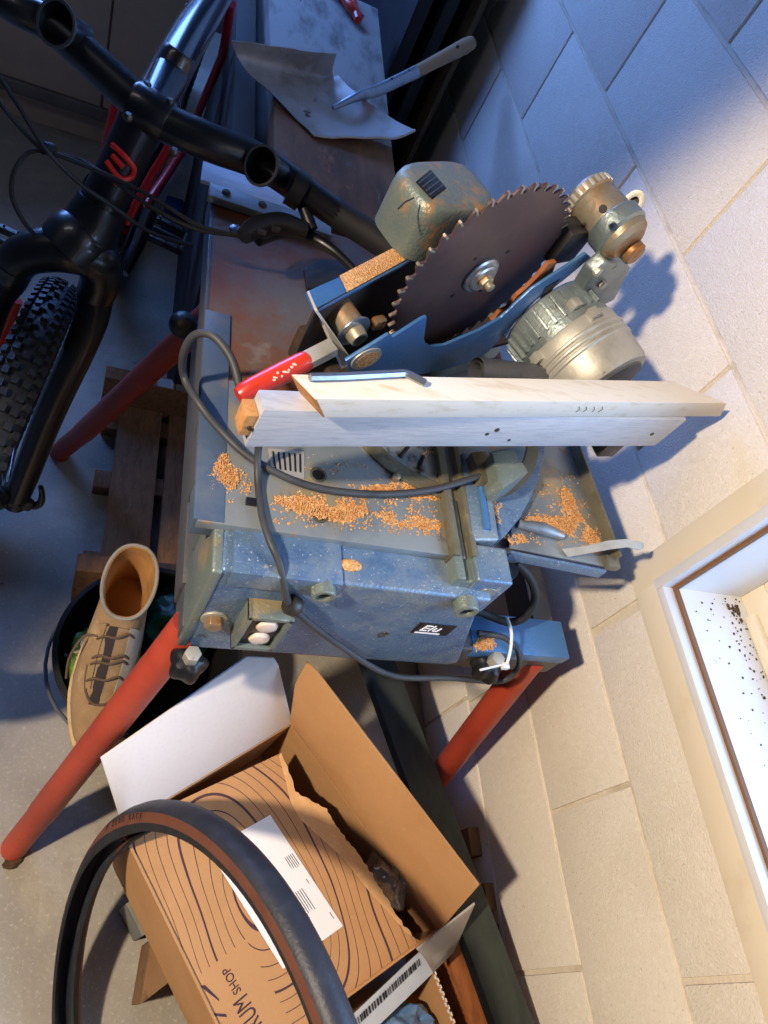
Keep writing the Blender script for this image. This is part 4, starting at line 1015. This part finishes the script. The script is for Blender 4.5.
MB().prism([q + V((0, 0, .0009)) for q in fine] + ip[::-1], (0, 0, -.0012)).build('torn_edge', 'kraft_torn', bx)['label'] = 'pale torn paper edge'
# flaps
a, b = P0 + e1 * .004, P1
fa = [a, b, at(277, 664, .405), at(273, 657, .405), at(246, 656, .405), at(100, 757, .40)]
nn = (fa[1] - fa[0]).cross(fa[3] - fa[0]).normalized()
MB().prism(fa, nn * .0035).build('far_flap', 'card_white', bx, bevel=.0006)['label'] = 'far flap with white inside'
a, b = P1, P2
fb = [a, b, at(480, 884, .45), at(318, 671, .445), at(308, 661, .445), at(297, 683, .415)]
nn = (fb[1] - fb[0]).cross(fb[2] - fb[0]).normalized()
MB().prism(fb, nn * .0035).build('side_flap', 'kraft', bx, bevel=.0006)
a, b = at(474, 902, .345), at(416, 948, zB + .001)
fc = [a, b, at(424, 957, .25), at(432, 971, .225), at(453, 950, .235)]
nn = (fc[1] - fc[0]).cross(fc[3] - fc[0]).normalized()
MB().prism(fc, nn * .0035).build('near_flap', 'card_grey', bx, bevel=.0006)
# printing on lid and side
tx = at(222, 985, zt_p + .0006); upd = -e1
text('print_name', 'FUTURUM', .032, at(240, 997, zt_p + .0004), -e2, upd, 'ink', bx, align='RIGHT', xs=.66)
text('print_name', 'SHOP', .0165, at(238, 993.5, zt_p + .0004) + e1 * .001, -e2, upd, 'ink', bx, align='LEFT', xs=.85)
text('print_name', 'FUTURUM', .052, B_(-.0006, .195, (zB + zb_) / 2 + .005), e2, UP, 'ink', body, align='CENTER')
for q in ([(200, 986), (205, 985), (219, 999), (219, 1001)], [(212, 1013), (226, 1014), (227, 1017), (214, 1016)]):
    MB().prism([at(x, y, zt_p + .0005) for x, y in q], (0, 0, -.0004)).build('print_bar', 'ink', bx)
# delivery note
sl = thing('delivery_note', slipc, 'white delivery note lying on the printed box lid behind the tyre', 'paper')
zs_ = zt_p + .0012
n0, n1, n2 = at(270, 815, zs_), at(343, 926, zs_), at(283, 969, zs_); n3 = n0 + (n2 - n1)
MB().prism([n0, n1, n2, n3], (0, 0, .0008)).build('note_sheet', 'paper', sl)
ux = (n1 - n0).normalized(); uy = (n0 - n3).normalized(); wN, hN = (n1 - n0).length, (n0 - n3).length
def np_(u, v): return n3 + ux * (wN * u) + uy * (hN * v) + V((0, 0, .001))
def lines(u0, v0, n, ln, dv=.03, m='ink_black', th=.0009):
    b = MB()
    for i in range(n):
        b.prism([np_(u0, v0 - i * dv), np_(u0 + ln * R.uniform(.6, 1), v0 - i * dv), np_(u0 + ln * .9, v0 - i * dv) - uy * th, np_(u0, v0 - i * dv) - uy * th], (0, 0, .0003))
    return b.build('note_text', m, sl)
lines(.34, .96, 5, .12); lines(.56, .93, 1, .05); lines(.60, .80, 4, .20, .035); lines(.86, .95, 1, .06)
text('note_heading', 'FUTURUM', .008, np_(.72, .64), ux, uy, 'ink_black', sl)
b = MB()
x = 0.22
while x < .88:
    wd_ = R.choice([.004, .006, .010]); q = [np_(x, .27), np_(x + wd_, .27), np_(x + wd_, .15), np_(x, .15)]
    b.prism(q, (0, 0, .0003)); x += wd_ + R.choice([.004, .006, .009])
b.build('barcode', 'ink_black', sl)
# grey plastic bag bulging up from inside
pb_ = at(384, 882, zB - .035)
bag = crumple(pb_, .034, (1.0, 1.35, 1.35), 'packing_bag', 'bag_clear', 'shiny crumpled clear packing bag inside the shop box, beside the torn edge', 'bag', 5.7, n=56, amp=.30)

# second, small carton below with a label strip and blue plastic in it
Q = at(434, 972, .20); ea = (at(348, 1024, .20) - Q).normalized(); eb = V((-ea.y, ea.x, 0))
if eb.dot(at(470, 1030, .2) - Q) < 0: eb = -eb
cl_, cw_ = .26, .17; z0c = .02
c2 = thing('small_carton', V(((Q + ea * cl_ / 2 + eb * cw_ / 2).x, (Q + ea * cl_ / 2 + eb * cw_ / 2).y, z0c)), 'small open carton with a pale address label, in front of the shop box', 'box')
m_ = MB(); hz2 = .20 - z0c; zc2 = (.20 + z0c) / 2 - 0
def Q_(u, v, z): return Q + ea * u + eb * v + V((0, 0, z - .20))
m_.box(Q_(cl_ / 2, 0, zc2), (cl_, .004, hz2), (ea, eb, UP)); m_.box(Q_(0, cw_ / 2, zc2), (.004, cw_, hz2), (ea, eb, UP))
m_.box(Q_(cl_, cw_ / 2, zc2), (.004, cw_, hz2), (ea, eb, UP)); m_.box(Q_(cl_ / 2, cw_, zc2), (cl_, .004, hz2), (ea, eb, UP)); m_.box(Q_(cl_ / 2, cw_ / 2, z0c + .002), (cl_, cw_, .004), (ea, eb, UP))
m_.build('carton_body', 'kraft', c2)
ed = MB(); k = 34
for i in range(k):
    p = Q_(0, cw_ * (i + .5) / k, .2005); ed.box(p + ea * (.0016 if i % 2 else -.0016), (.002, cw_ / k * 1.1, .003), (ea, eb, UP))
ed.build('corrugated_edge', 'card_white', c2)
la = [at(422, 950, .225), at(434, 972, .203), at(372, 1032, .203), at(346, 1022, .225)]
nn = (la[1] - la[0]).cross(la[3] - la[0]).normalized()
lab = MB().prism(la, nn * .002).build('label_flap', 'label_blue', c2); lab['label'] = 'pale blue-white address label flap'
if nn.z < 0: nn = -nn
bb = MB(); dl = (la[3] - la[0]); dv_ = (la[1] - la[0])
x = .08
while x < .92:
    w_ = R.choice([.008, .014, .02]); o_ = nn * .0022
    bb.prism([la[0] + dl * x + dv_ * .12 + o_, la[0] + dl * (x + w_) + dv_ * .12 + o_, la[0] + dl * (x + w_ + .02) + dv_ * .36 + o_, la[0] + dl * (x + .02) + dv_ * .36 + o_], nn * .0003); x += w_ + R.choice([.01, .016, .02])
bb.build('label_barcode', 'ink_black', lab)
crumple(Q_(.07, .06, .125), .05, (1.2, .9, 1), 'plastic_wrap', 'bag_blue', 'crumpled blue plastic inside the small carton', 'plastic', 2.2, n=36, amp=.4)

# timber under and around the boxes
def beam(p, d, ln, w, z0, z1, name, m, label, cat='timber', slant=0.0):
    d = V(d).normalized(); n = V((-d.y, d.x, 0)); p = V((p[0], p[1], 0))
    q = [p - n * w / 2, p + d * ln - n * w / 2, p + d * ln + n * w / 2, p + n * w / 2 + d * slant]
    o = MB().hexa([V((v.x, v.y, z0)) for v in q], [V((v.x, v.y, z1)) for v in q]).build(name, m, None, bevel=.0015)
    return tag(o, label, cat)
p = at(134, 920, .1); beam(p, e1, .30, .055, .001, .1, 'timber_offcut', 'offcut_grey', 'grey-faced timber offcut sticking out from under the left of the shop box')
p = at(130, 984, .1); beam(p, e1, .30, .065, .001, .1, 'timber_offcut', 'offcut_wood', 'brown pointed timber offcut under the shop box, nearer than the grey one', slant=.05)
ga, gb = at(380, 663, .21), at(514, 1024, .285)
gd = (gb - ga); ga2 = ga - gd * .45; gb2 = gb + gd * .10
gn = V((gd.y, -gd.x, 0)).normalized(); gu = gn.cross(gd.normalized()); gu = gu if gu.z > 0 else -gu
o = MB().hexa([ga2 - gn * .035 - gu * .024, ga2 + gn * .035 - gu * .024, gb2 + gn * .030 - gu * .024, gb2 - gn * .035 - gu * .024], [ga2 - gn * .035, ga2 + gn * .035, gb2 + gn * .030, gb2 - gn * .035]).build('green_plank', 'green_plank', None, bevel=.002)
tag(o, 'long dark green plank running along the foot of the block wall', 'plank')
ya, yb = at(450, 935, .17), at(486, 1030, .18)
o = beam(ya - (yb - ya) * .5, (yb - ya), .22, .034, .001, .17, 'orange_batten', 'orange_wood', 'orange-brown wooden batten between the shop box and the dark green plank')
tag(MB().span(.758, .7735, -.30, .06, .001, .19).build('brown_board', 'brown_board', None, bevel=.002), 'brown board standing on edge against the foot of the block wall', 'board')
p = at(476, 838, .2); tag(MB().box((p.x + .03, p.y, .085), (.05, .05, .165)).build('wood_block', 'offcut_wood', None, bevel=.004), 'upright wooden block at the wall behind the box flap', 'block')
p = at(497, 905, .2); tag(MB().box((p.x + .012, p.y + .015, .095), (.05, .045, .188)).build('wood_block', 'offcut_wood', None, bevel=.004), 'upright wooden block at the wall, just right of the flap corner', 'block')
lf = MB()
for i in range(5):
    p = at(8 + R.uniform(-4, 8), 861 + R.uniform(-5, 4), .002); lf.ball(p + V((0, 0, .003)), R.uniform(.005, .009), 8, (R.uniform(.7, 1.8), R.uniform(.6, 1.2), .5))
tag(lf.build('dry_leaf', 'dirt', None), 'curled dry brown leaf on the floor by the foot of the red leg', 'leaf')

# ================================================================== ROAD TYRE leaning on the box
tc = V((.214, -.104, .337)); tn = V((-.9134, -.2664, .3077)).normalized(); ta = tn.cross(UP).normalized(); tu = ta.cross(tn).normalized()
RT = .342
ty = thing('bicycle_tyre', V((tc.x, tc.y, 0)), 'loose black road tyre with brown sidewalls leaning over the shop box', 'tyre')
def pix(P):
    q = P - EYE; c = [sum(CAMROWS[r][k] * q[r] for r in range(3)) for k in range(3)]
    return (384 + FPX * c[0] / c[2], 512 + FPX * c[1] / c[2], c[2])
AL = min(range(720), key=lambda i: (lambda p: (p[0] - 70) ** 2 + (p[1] - 915) ** 2 if p[2] > .05 else 1e9)(pix(tc + (ta * math.cos(2 * PI * i / 720) + tu * math.sin(2 * PI * i / 720)) * RT))) * 2 * PI / 720
def roll(a):                                 # the loose casing is twisted over along its lower left run
    dd = math.atan2(math.sin(a - AL), math.cos(a - AL))
    return .72 * math.exp(-(max(0, abs(dd) - .30) / .45) ** 2)
def tyre_part(prof, name, m, n=120):
    rings = []
    for i in range(n):
        a = 2 * PI * i / n; d = ta * math.cos(a) + tu * math.sin(a)
        ph = roll(a); d2 = d * math.cos(ph) - tn * math.sin(ph); n2 = tn * math.cos(ph) + d * math.sin(ph)
        rings.append([tc + d * (RT - .018) + d2 * (r - RT + .018) + n2 * (w * .9) for r, w in prof])
    b = MB(); k = len(prof)
    b.add([p for r in rings for p in r], [(i * k + j, i * k + (j + 1) % k, ((i + 1) % n) * k + (j + 1) % k, ((i + 1) % n) * k + j) for i in range(n) for j in range(k)])
    return b.build(name, m, ty, ang=50)
tyre_part([(RT - .013, .0205), (RT - .007, .0178), (RT - .002, .010), (RT, 0), (RT - .002, -.010), (RT - .007, -.0178), (RT - .013, -.0205), (RT - .0145, -.0185), (RT - .004, 0), (RT - .0145, .0185)], 'tread', 'tread_blueblack')
for s in (1, -1):
    tyre_part([(RT - .0125, s * .0204), (RT - .018, s * .0214), (RT - .0255, s * .0208), (RT - .0255, s * .0188), (RT - .018, s * .0194), (RT - .0125, s * .0184)], 'sidewall', 'sidewall_brown')['label'] = 'brown sidewall'
    tyre_part([(RT - .0255, s * .0208), (RT - .033, s * .0180), (RT - .0365, s * .0165), (RT - .0365, s * .0125), (RT - .033, s * .0135), (RT - .0255, s * .0185)], 'bead', 'tyre_black')
word = 'P ZERO RACE'; TSG = 1 if ta.cross(tu).dot(tn) < 0 else -1
a_c = None
best = 1e9
for i in range(720):
    a = 2 * PI * i / 720; p = tc + (ta * math.cos(a) + tu * math.sin(a)) * (RT - .017) - EYE
    q = [sum(CAMROWS[r][c] * p[r] for r in range(3)) for c in range(3)]
    if q[2] > 0:
        e_ = (384 + FPX * q[0] / q[2] - 130) ** 2 + (512 + FPX * q[1] / q[2] - 806) ** 2
        if e_ < best: best, a_c = e_, a
for i, chx in enumerate(word):
    if chx == ' ': continue
    for sgn in (1,):
        aa = a_c - (i - len(word) / 2) * .0095 / RT * 1.0 * TEXTDIR if False else a_c + TSG * (i - len(word) / 2 + .5) * .0105 / RT
        d = ta * math.cos(aa) + tu * math.sin(aa); tg_ = (ta * -math.sin(aa) + tu * math.cos(aa)) * TSG
        ph = roll(aa); d2 = d * math.cos(ph) - tn * math.sin(ph); n2 = tn * math.cos(ph) + d * math.sin(ph); text('sidewall_letter', chx, .010, tc + d * (RT - .018) + d2 * .0008 + n2 * .0194, tg_, d2, 'tyre_black', ty, ext=.0003)

# ================================================================== THE BICYCLE
bike = thing('mountain_bike', (-.08, 1.25, 0), 'black and red mountain bike, front wheel towards us, at the left of the saw', 'bicycle')
Cf = V((-.152, .705, .352)); aw = V((.97, -.14, -.19)).normalized(); hw_ = V((aw.y, -aw.x, 0)).normalized(); uw = hw_.cross(aw); uw = uw if uw.z > 0 else -uw
if hw_.y > 0: hw_ = -hw_
Cr = V((.045, 1.79, .352)); axr = V((.985, -.14, -.12)).normalized(); hr = V((axr.y, -axr.x, 0)).normalized(); hr = hr if hr.y < 0 else -hr; ur = hr.cross(axr); ur = ur if ur.z > 0 else -ur
def wheel(C, a, h, u, name, knobs=True):
    RW = .352
    w = bpy.data.objects.new(name, None); COL.objects.link(w); w.parent = bike; w.location = C - world_loc(bike)
    n = 96
    prof = [(.292, -.017), (.305, -.025), (.322, -.0285), (.336, -.025), (.343, -.013), (.345, 0), (.343, .013), (.336, .025), (.322, .0285), (.305, .025), (.292, .017)]
    rings = []
    for i in range(n):
        t = 2 * PI * i / n; d = h * math.cos(t) + u * math.sin(t); rings.append([C + d * r + a * x for r, x in prof])
    k = len(prof); b = MB(); b.add([p for r in rings for p in r], [(i * k + j, i * k + (j + 1) % k, ((i + 1) % n) * k + (j + 1) % k, ((i + 1) % n) * k + j) for i in range(n) for j in range(k)])
    if knobs:
        m = 110
        for i in range(m):
            t = 2 * PI * i / m
            for (x, off, rr) in ((0 if i % 2 else .006, 0, .3465), (-.013, .5, .345), (.013, .0, .345), (-.0235, .2, .339), (.0235, .7, .339)):
                if abs(x) < .01 and i % 2 == 0: x = -x
                tt = t + off * 2 * PI / m; d = h * math.cos(tt) + u * math.sin(tt); tg = (u * math.cos(tt) - h * math.sin(tt))
                nd = (d + a * (x * 26)).normalized() if abs(x) > .01 else d
                b.box(C + d * rr + a * x + nd * .001, (.008, .0095, .0065), ((nd.cross(tg)).normalized(), tg, nd))
    b.build('knobbly_tyre', 'tyre_black', w, ang=30)
    rim = MB(); rp = [(.296, -.014), (.296, .014), (.280, .012), (.272, 0), (.280, -.012)]
    rings = []
    for i in range(72):
        t = 2 * PI * i / 72; d = h * math.cos(t) + u * math.sin(t); rings.append([C + d * r + a * x for r, x in rp])
    rim.add([p for r in rings for p in r], [(i * 5 + j, i * 5 + (j + 1) % 5, ((i + 1) % 72) * 5 + (j + 1) % 5, ((i + 1) % 72) * 5 + j) for i in range(72) for j in range(5)])
    rim.build('rim', 'frame_black', w)
    MB().lathe(C - a * .05, a, [(.016, 0), (.024, .008), (.024, .014), (.014, .02), (.014, .08), (.024, .086), (.024, .092), (.016, .10)], 20).build('hub', 'frame_black', w)
    for i in range(28):
        t = 2 * PI * i / 28; d = h * math.cos(t) + u * math.sin(t); d2 = h * math.cos(t + .35 * (1 if i % 4 < 2 else -1)) + u * math.sin(t + .35 * (1 if i % 4 < 2 else -1))
        MB().tube([C + d2 * .022 + a * (.038 if i % 2 else -.038), C + d * .276], .001, 5).build('spoke', 'wire', w)
    return w
wheel(Cf, aw, hw_, uw, 'front_wheel'); wheel(Cr, axr, hr, ur, 'rear_wheel')
Kc = at(86, 238, .775); aK = V((.98, .10, -.06)).normalized(); Kn = Kc; Kc = at(66, 252, .762)                          # fork crown
St = at(150, 112, .935)                         # bar clamp of the stem
Ht = at(138, 130, .905)
steer = (Ht - Kn).normalized()
fork = bpy.data.objects.new('fork', None); COL.objects.link(fork); fork.parent = bike; fork.location = Kc - world_loc(bike)
for s in (1, -1):
    dr = Cf + aw * (.058 * s)
    top = Kc + aK * (.053 * s) - uw * .040
    mid = dr.lerp(top, .82) + aw * (.006 * s)
    pts = crom([Kc + aK * .051 * s - uw * .035, Kc + aK * .053 * s - uw * .065, mid, dr.lerp(top, .45), dr.lerp(top, .12), dr - uw * .014], 7)
    MB().tube(pts, [.0255, .0245, .022, .021, .020, .018], 20).build('fork_leg', 'frame_black', fork)
    MB().lathe(dr - aw * .010 * s, aw * s, [(.016, 0), (.016, .018), (.011, .022)], 16).build('dropout', 'frame_black', fork)
m_ = MB(); m_.tube(crom([Kc - aK * .055 - uw * .085, Kc - aK * .053 - uw * .048, Kc - aK * .038 - uw * .016, Kc + uw * .006, Kc + aK * .036 + uw * .000, Kc + aK * .051 - uw * .030, Kc + aK * .053 - uw * .075], 8), [.022, .024, .026, .030, .029, .026, .023], 24)
m_.build('fork_crown', 'frame_black', fork)
MB().tube(crom([Kc - steer * .004, Kc.lerp(Kn, .5) + steer * .005, Kn + steer * .01, Kn + steer * .05], 5), [.040, .042, .038, .031], 24).build('fork_neck', 'frame_black', fork)
ql = crom([Cf + aw * .078, Cf + aw * .088 + uw * .004, Cf + aw * .092 + uw * .02, Cf + aw * .088 + uw * .045, Cf + aw * .082 + uw * .062], 5)
MB().tube(ql, [.006, .0065, .006, .0045, .004], 10).build('quick_release', 'frame_black', fork)
MB().lathe(Cf + aw * .066, aw, [(.011, 0), (.011, .014), (.008, .018)], 16).build('axle_nut', 'steel_dark', fork)
# head tube with the red mark
hb0, hb1 = Kn + steer * .03, Ht + steer * .01
ht_ = MB(); ht_.tube([hb0, hb0.lerp(hb1, .2), hb0.lerp(hb1, .6), hb1], [.031, .028, .026, .028], 24)
hdt = ht_.build('head_tube', 'frame_black', bike)
vdir = (EYE - hb0.lerp(hb1, .6)); vdir = (vdir - steer * vdir.dot(steer)).normalized(); sx = steer.cross(vdir)
if sx.x < 0: sx = -sx
lc = hb0.lerp(hb1, .58)
def curved(u, v): 
    ang_ = u / .027; return lc + steer * v + (vdir * math.cos(ang_) + sx * math.sin(ang_)) * .0285
for pts in ([(-.019, .016), (.000, .013), (.014, .006), (.015, -.006), (.004, -.012), (-.016, -.004)], [(-.013, .006), (.003, .001)], [(.003, -.012), (.004, -.022)]):
    MB().tube(crom([curved(*p) for p in pts], 5), .0034, 8).build('head_mark', 'logo_red', hdt)
# stem, bar, inner bar ends, grips
sc0 = at(171, 72, .945)
MB().tube([St, St.lerp(sc0, .3), sc0], [.021, .019, .022], 20).build('stem', 'frame_steel', bike)
MB().lathe(sc0 - steer * .03, steer, [(.022, 0), (.022, .05), (.019, .056)], 22).build('headset_spacer', 'frame_black', bike)
bdir_ = (at(262, 160, .930) - at(57, 30, .965)).normalized()
MB().lathe(St - bdir_ * .024, bdir_, [(.023, 0), (.025, .004), (.025, .044), (.023, .048)], 24).build('stem_clamp', 'frame_black', bike)
for (px, py) in ((147, 85), (170, 102), (128, 117), (174, 152)):
    MB().ball(at(px, py, .958), .0055, 10).build('clamp_bolt', 'steel_dark', bike)
barp = crom([at(-60, -45, .975), at(8, 4, .972), at(57, 30, .965), St, at(204, 140, .932), at(262, 163, .925), at(305, 192, .917), at(350, 222, .910), at(392, 249, .905)], 7)
MB().tube(barp, [.015, .0165, .019, .0225, .0225, .0215, .020, .0165, .016], 20).build('handlebar', 'frame_black', bike)
MB().tube([at(296, 186, .917), at(330, 209, .912), at(392, 249, .905), at(402, 256, .903)], .0185, 20).build('handlebar_grip', 'black_rubber', bike)
for (px, py, z, rx) in ((57, 24, .985, 1), (262, 166, .945, 1)):
    c_ = at(px, py, z); ax_ = ((EYE - c_).normalized() * .75 + bdir_ * (-.55 if px < 100 else -.62) + V((0, -.1, 0))).normalized()
    MB().lathe(c_ - ax_ * .045, ax_, [(.016, 0), (.0165, .02), (.0225, .045), (.0235, .047), (.021, .047), (.014, .025), (.013, .006)], 26, cap0=True, cap1=True).build('inner_bar_end', 'frame_black', bike, ang=30)
    MB().lathe(c_, ax_, [(.0242, 0), (.0242, .003), (.0212, .003), (.0212, 0)], 28, cap0=False, cap1=False).build('bar_end_rim', 'cable_grey', bike)
# brake lever clamp, body and blade
MB().lathe(at(298, 190, .918) - bdir_ * .01, bdir_, [(.024, 0), (.024, .018)], 22).build('lever_clamp', 'black_plastic', bike)
l0, l1, l2 = at(248, 234, .885), at(286, 218, .895), at(312, 230, .892)
lv = MB(); lv.tube(crom([at(244, 236, .885), at(256, 228, .887), at(280, 224, .890), at(306, 232, .890)], 6), [.010, .014, .0145, .012], 14)
lev = lv.build('lever_body', 'black_plastic', bike)
MB().tube(crom([at(258, 240, .876), at(284, 232, .878), at(312, 238, .880), at(335, 252, .884), at(356, 272, .888)], 6), [.008, .008, .009, .0065, .005], 12).build('brake_lever', 'frame_black', bike)
MB().tube([l2, at(300, 198, .910)], .008, 10).build('lever_bracket', 'black_plastic', bike)
for (px, py) in ((262, 232), (276, 229)): MB().box(at(px, py, .903), (.010, .006, .004)).build('lever_mark', 'steel_dark', bike)
# frame tubes
BB = V((-.040, 1.41, .325)); Sc = V((.108, 1.62, .80)); 
tt = crom([Ht.lerp(sc0, .6) - steer * .02, at(190, 36, .90), at(222, -14, .87), Sc], 6)
MB().tube(tt, [.027, .027, .024, .02], 22).build('top_tube', 'frame_steel', bike)
MB().tube([hb0.lerp(hb1, .25), BB], [.030, .028], 22).build('down_tube', 'frame_black', bike)
MB().tube([BB, Sc, Sc + (Sc - BB) * .10], .018, 18).build('seat_tube', 'frame_black', bike)
so_ = Sc + (Sc - BB) * .38
MB().tube([Sc, so_], .0135, 16).build('seat_post', 'frame_black', bike)
sd = MB(); rings = []
for i in range(12):
    t = i / 11; wv = .018 + .055 * max(0, (t - .35) / .65) ** 1.3; c_ = so_ + V((.06, .10, 0)) * 0 + (-hr) * (-.13 + .26 * t) + UP * .03
    rings.append([c_ + axr * (math.cos(2 * PI * j / 16) * wv) + UP * (math.sin(2 * PI * j / 16) * .018 * (1 + .4 * t)) for j in range(16)])
sd.loft(rings).build('saddle', 'black_rubber', bike, ang=60)
for s in (1, -1):
    MB().tube([Sc + axr * .02 * s - UP * .02, Sc.lerp(Cr, .3) + axr * .05 * s, Cr + axr * .062 * s], [.010, .009, .009], 14).build('seat_stay', 'bike_red', bike)
    MB().tube([BB + axr * .03 * s, BB.lerp(Cr, .3) + axr * .046 * s, Cr + axr * .062 * s], [.014, .012, .010], 14).build('chain_stay', 'bike_red', bike)
# red edges of the frame either side of the head tube
MB().tube([at(170, 145, .66), at(150, 178, .60), at(126, 224, .52)], [.007, .0075, .008], 14).build('red_brace', 'bike_red', bike)
MB().tube([at(118, 106, .80), at(112, 128, .77), at(106, 148, .74)], [.011, .009, .007], 14).build('red_brace', 'bike_red', bike)
MB().tube([at(-4, 345, .48), at(16, 300, .56)], [.012, .010], 12).build('red_stripe', 'bike_red', fork)
# cranks and pedals
MB().lathe(BB - axr * .045, axr, [(.022, 0), (.022, .09)], 20).build('bottom_bracket', 'frame_black', bike)
MB().lathe(BB + axr * .048, axr, [(.075, 0), (.08, .002), (.08, .004), (.075, .006)], 40).build('chainring', 'steel_dark', bike)
pL, pR = at(12, 246, .30), at(168, 235, .30)
for s, pp in ((-1, pL), (1, pR)):
    a_ = BB + axr * .06 * s; e_ = pp - axr * .055 * s
    MB().tube([a_, a_.lerp(e_, .5), e_], [.017, .012, .013], 12).build('crank_arm', 'frame_black', bike)
    b = MB(); b.tube([e_, pp + axr * .05 * s], .007, 10)
    for q in (-1, 1):
        b.box(pp + hr * .035 * q, (.075, .012, .016), (axr, hr, ur)); b.box(pp + axr * .038 * q, (.008, .075, .014), (axr, hr, ur))
    for q in (-1, 0, 1):
        for q2 in (-1, 1): b.lathe(pp + axr * .028 * q + hr * .036 * q2, ur, [(.0025, 0), (.0025, .013)], 6)
    b.build('pedal', 'steel_dark', bike, bevel=.001)
MB().tube([at(150, 212, .44), at(138, 244, .40), at(122, 272, .37)], [.016, .014, .014], 12).build('chain_guide', 'frame_black', bike)
# hoses
for pts in (((0, 78, .93), (20, 108, .92), (45, 148, .90), (78, 182, .87), (112, 206, .85), (150, 232, .82), (192, 246, .80)),
            ((-10, 88, .92), (12, 118, .91), (46, 152, .89), (76, 158, .88), (112, 180, .88), (150, 206, .875), (196, 229, .875), (246, 236, .88)),
            ((46, 150, .89), (28, 153, .88), (14, 172, .86), (12, 196, .83), (24, 222, .80), (42, 242, .77)),
            ((246, 236, .88), (200, 226, .88), (150, 196, .885), (100, 172, .885), (46, 150, .89))):
    MB().tube(crom(C3(*pts), 7), .0027, 8).build('brake_hose', 'black_rubber', bike)
MB().lathe(at(43, 148, .895), V((.5, .6, -.3)), [(.007, 0), (.007, .014)], 12).build('hose_clip', 'black_plastic', bike)
# small blue thing on the floor beyond the crank
tag(MB().box((at(184, 222, .05).x - .035, at(184, 222, .05).y, .05), (.05, .07, .098)).build('plastic_tub', 'blue_plastic', None, bevel=.006), 'small blue plastic tub on the floor behind the right pedal', 'tub')

# ================================================================== LIGHT
wd = bpy.data.worlds.new('daylight'); SC.world = wd; wd.use_nodes = True
bg_ = wd.node_tree.nodes['Background']; bg_.inputs['Color'].default_value = (.36, .58, 1, 1); bg_.inputs['Strength'].default_value = 2.2
def lamp(name, kind, loc, target, energy, color, **kw):
    d = bpy.data.lights.new(name, kind); d.energy = energy; d.color = color
    for k, v in kw.items(): setattr(d, k, v)
    o = bpy.data.objects.new(name, d); COL.objects.link(o); o.location = loc
    o.rotation_euler = (V(target) - V(loc)).to_track_quat('-Z', 'Y').to_euler(); return o
lamp('work_lamp', 'SPOT', (-1.15, -.15, 2.12), (.60, -.40, .90), 270, (1, .82, .62), spot_size=math.radians(74), spot_blend=.2, shadow_soft_size=.06)
lamp('far_window_daylight', 'AREA', ((FX0 + FX1) / 2, 3.18, (FZ0 + FZ1) / 2), (.0, .8, .4), 80, (.15, .34, 1), shape='RECTANGLE', size=FX1 - FX0 - .1, size_y=.9)
lamp('near_window_daylight', 'AREA', (2.3, -.45, 1.9), (.4, .1, .9), 110, (.36, .60, 1), shape='RECTANGLE', size=2.4, size_y=1.6)
lamp('ceiling_fill', 'AREA', (-1.0, .6, 2.46), (-1.0, .6, 0), 3, (.95, .92, 1), shape='RECTANGLE', size=.9, size_y=.2)  # added weak fill to lift the dark areas, no real fitting here

# ================================================================== CAMERA
cd = bpy.data.cameras.new('camera'); cam = bpy.data.objects.new('camera', cd); COL.objects.link(cam)
cd.sensor_fit = 'VERTICAL'; cd.sensor_height = 36; cd.lens = 36 * FPX / 1024; cd.clip_start = .02
rt_ = V([r[0] for r in CAMROWS]); up_ = -V([r[1] for r in CAMROWS]); bk_ = -V([r[2] for r in CAMROWS])
cam.matrix_world = Matrix(((rt_.x, up_.x, bk_.x, 0), (rt_.y, up_.y, bk_.y, 0), (rt_.z, up_.z, bk_.z, H), (0, 0, 0, 1)))
SC.camera = cam
SC.view_settings.view_transform = 'Standard'; SC.view_settings.look = 'None'; SC.view_settings.exposure = 0; SC.view_settings.gamma = 1
SC.view_settings.use_curve_mapping = False
SC.cycles.use_denoising = True
SC.cycles.max_bounces = 6; SC.cycles.diffuse_bounces = 4; SC.cycles.transparent_max_bounces = 6
SC.cycles.sample_clamp_indirect = 6
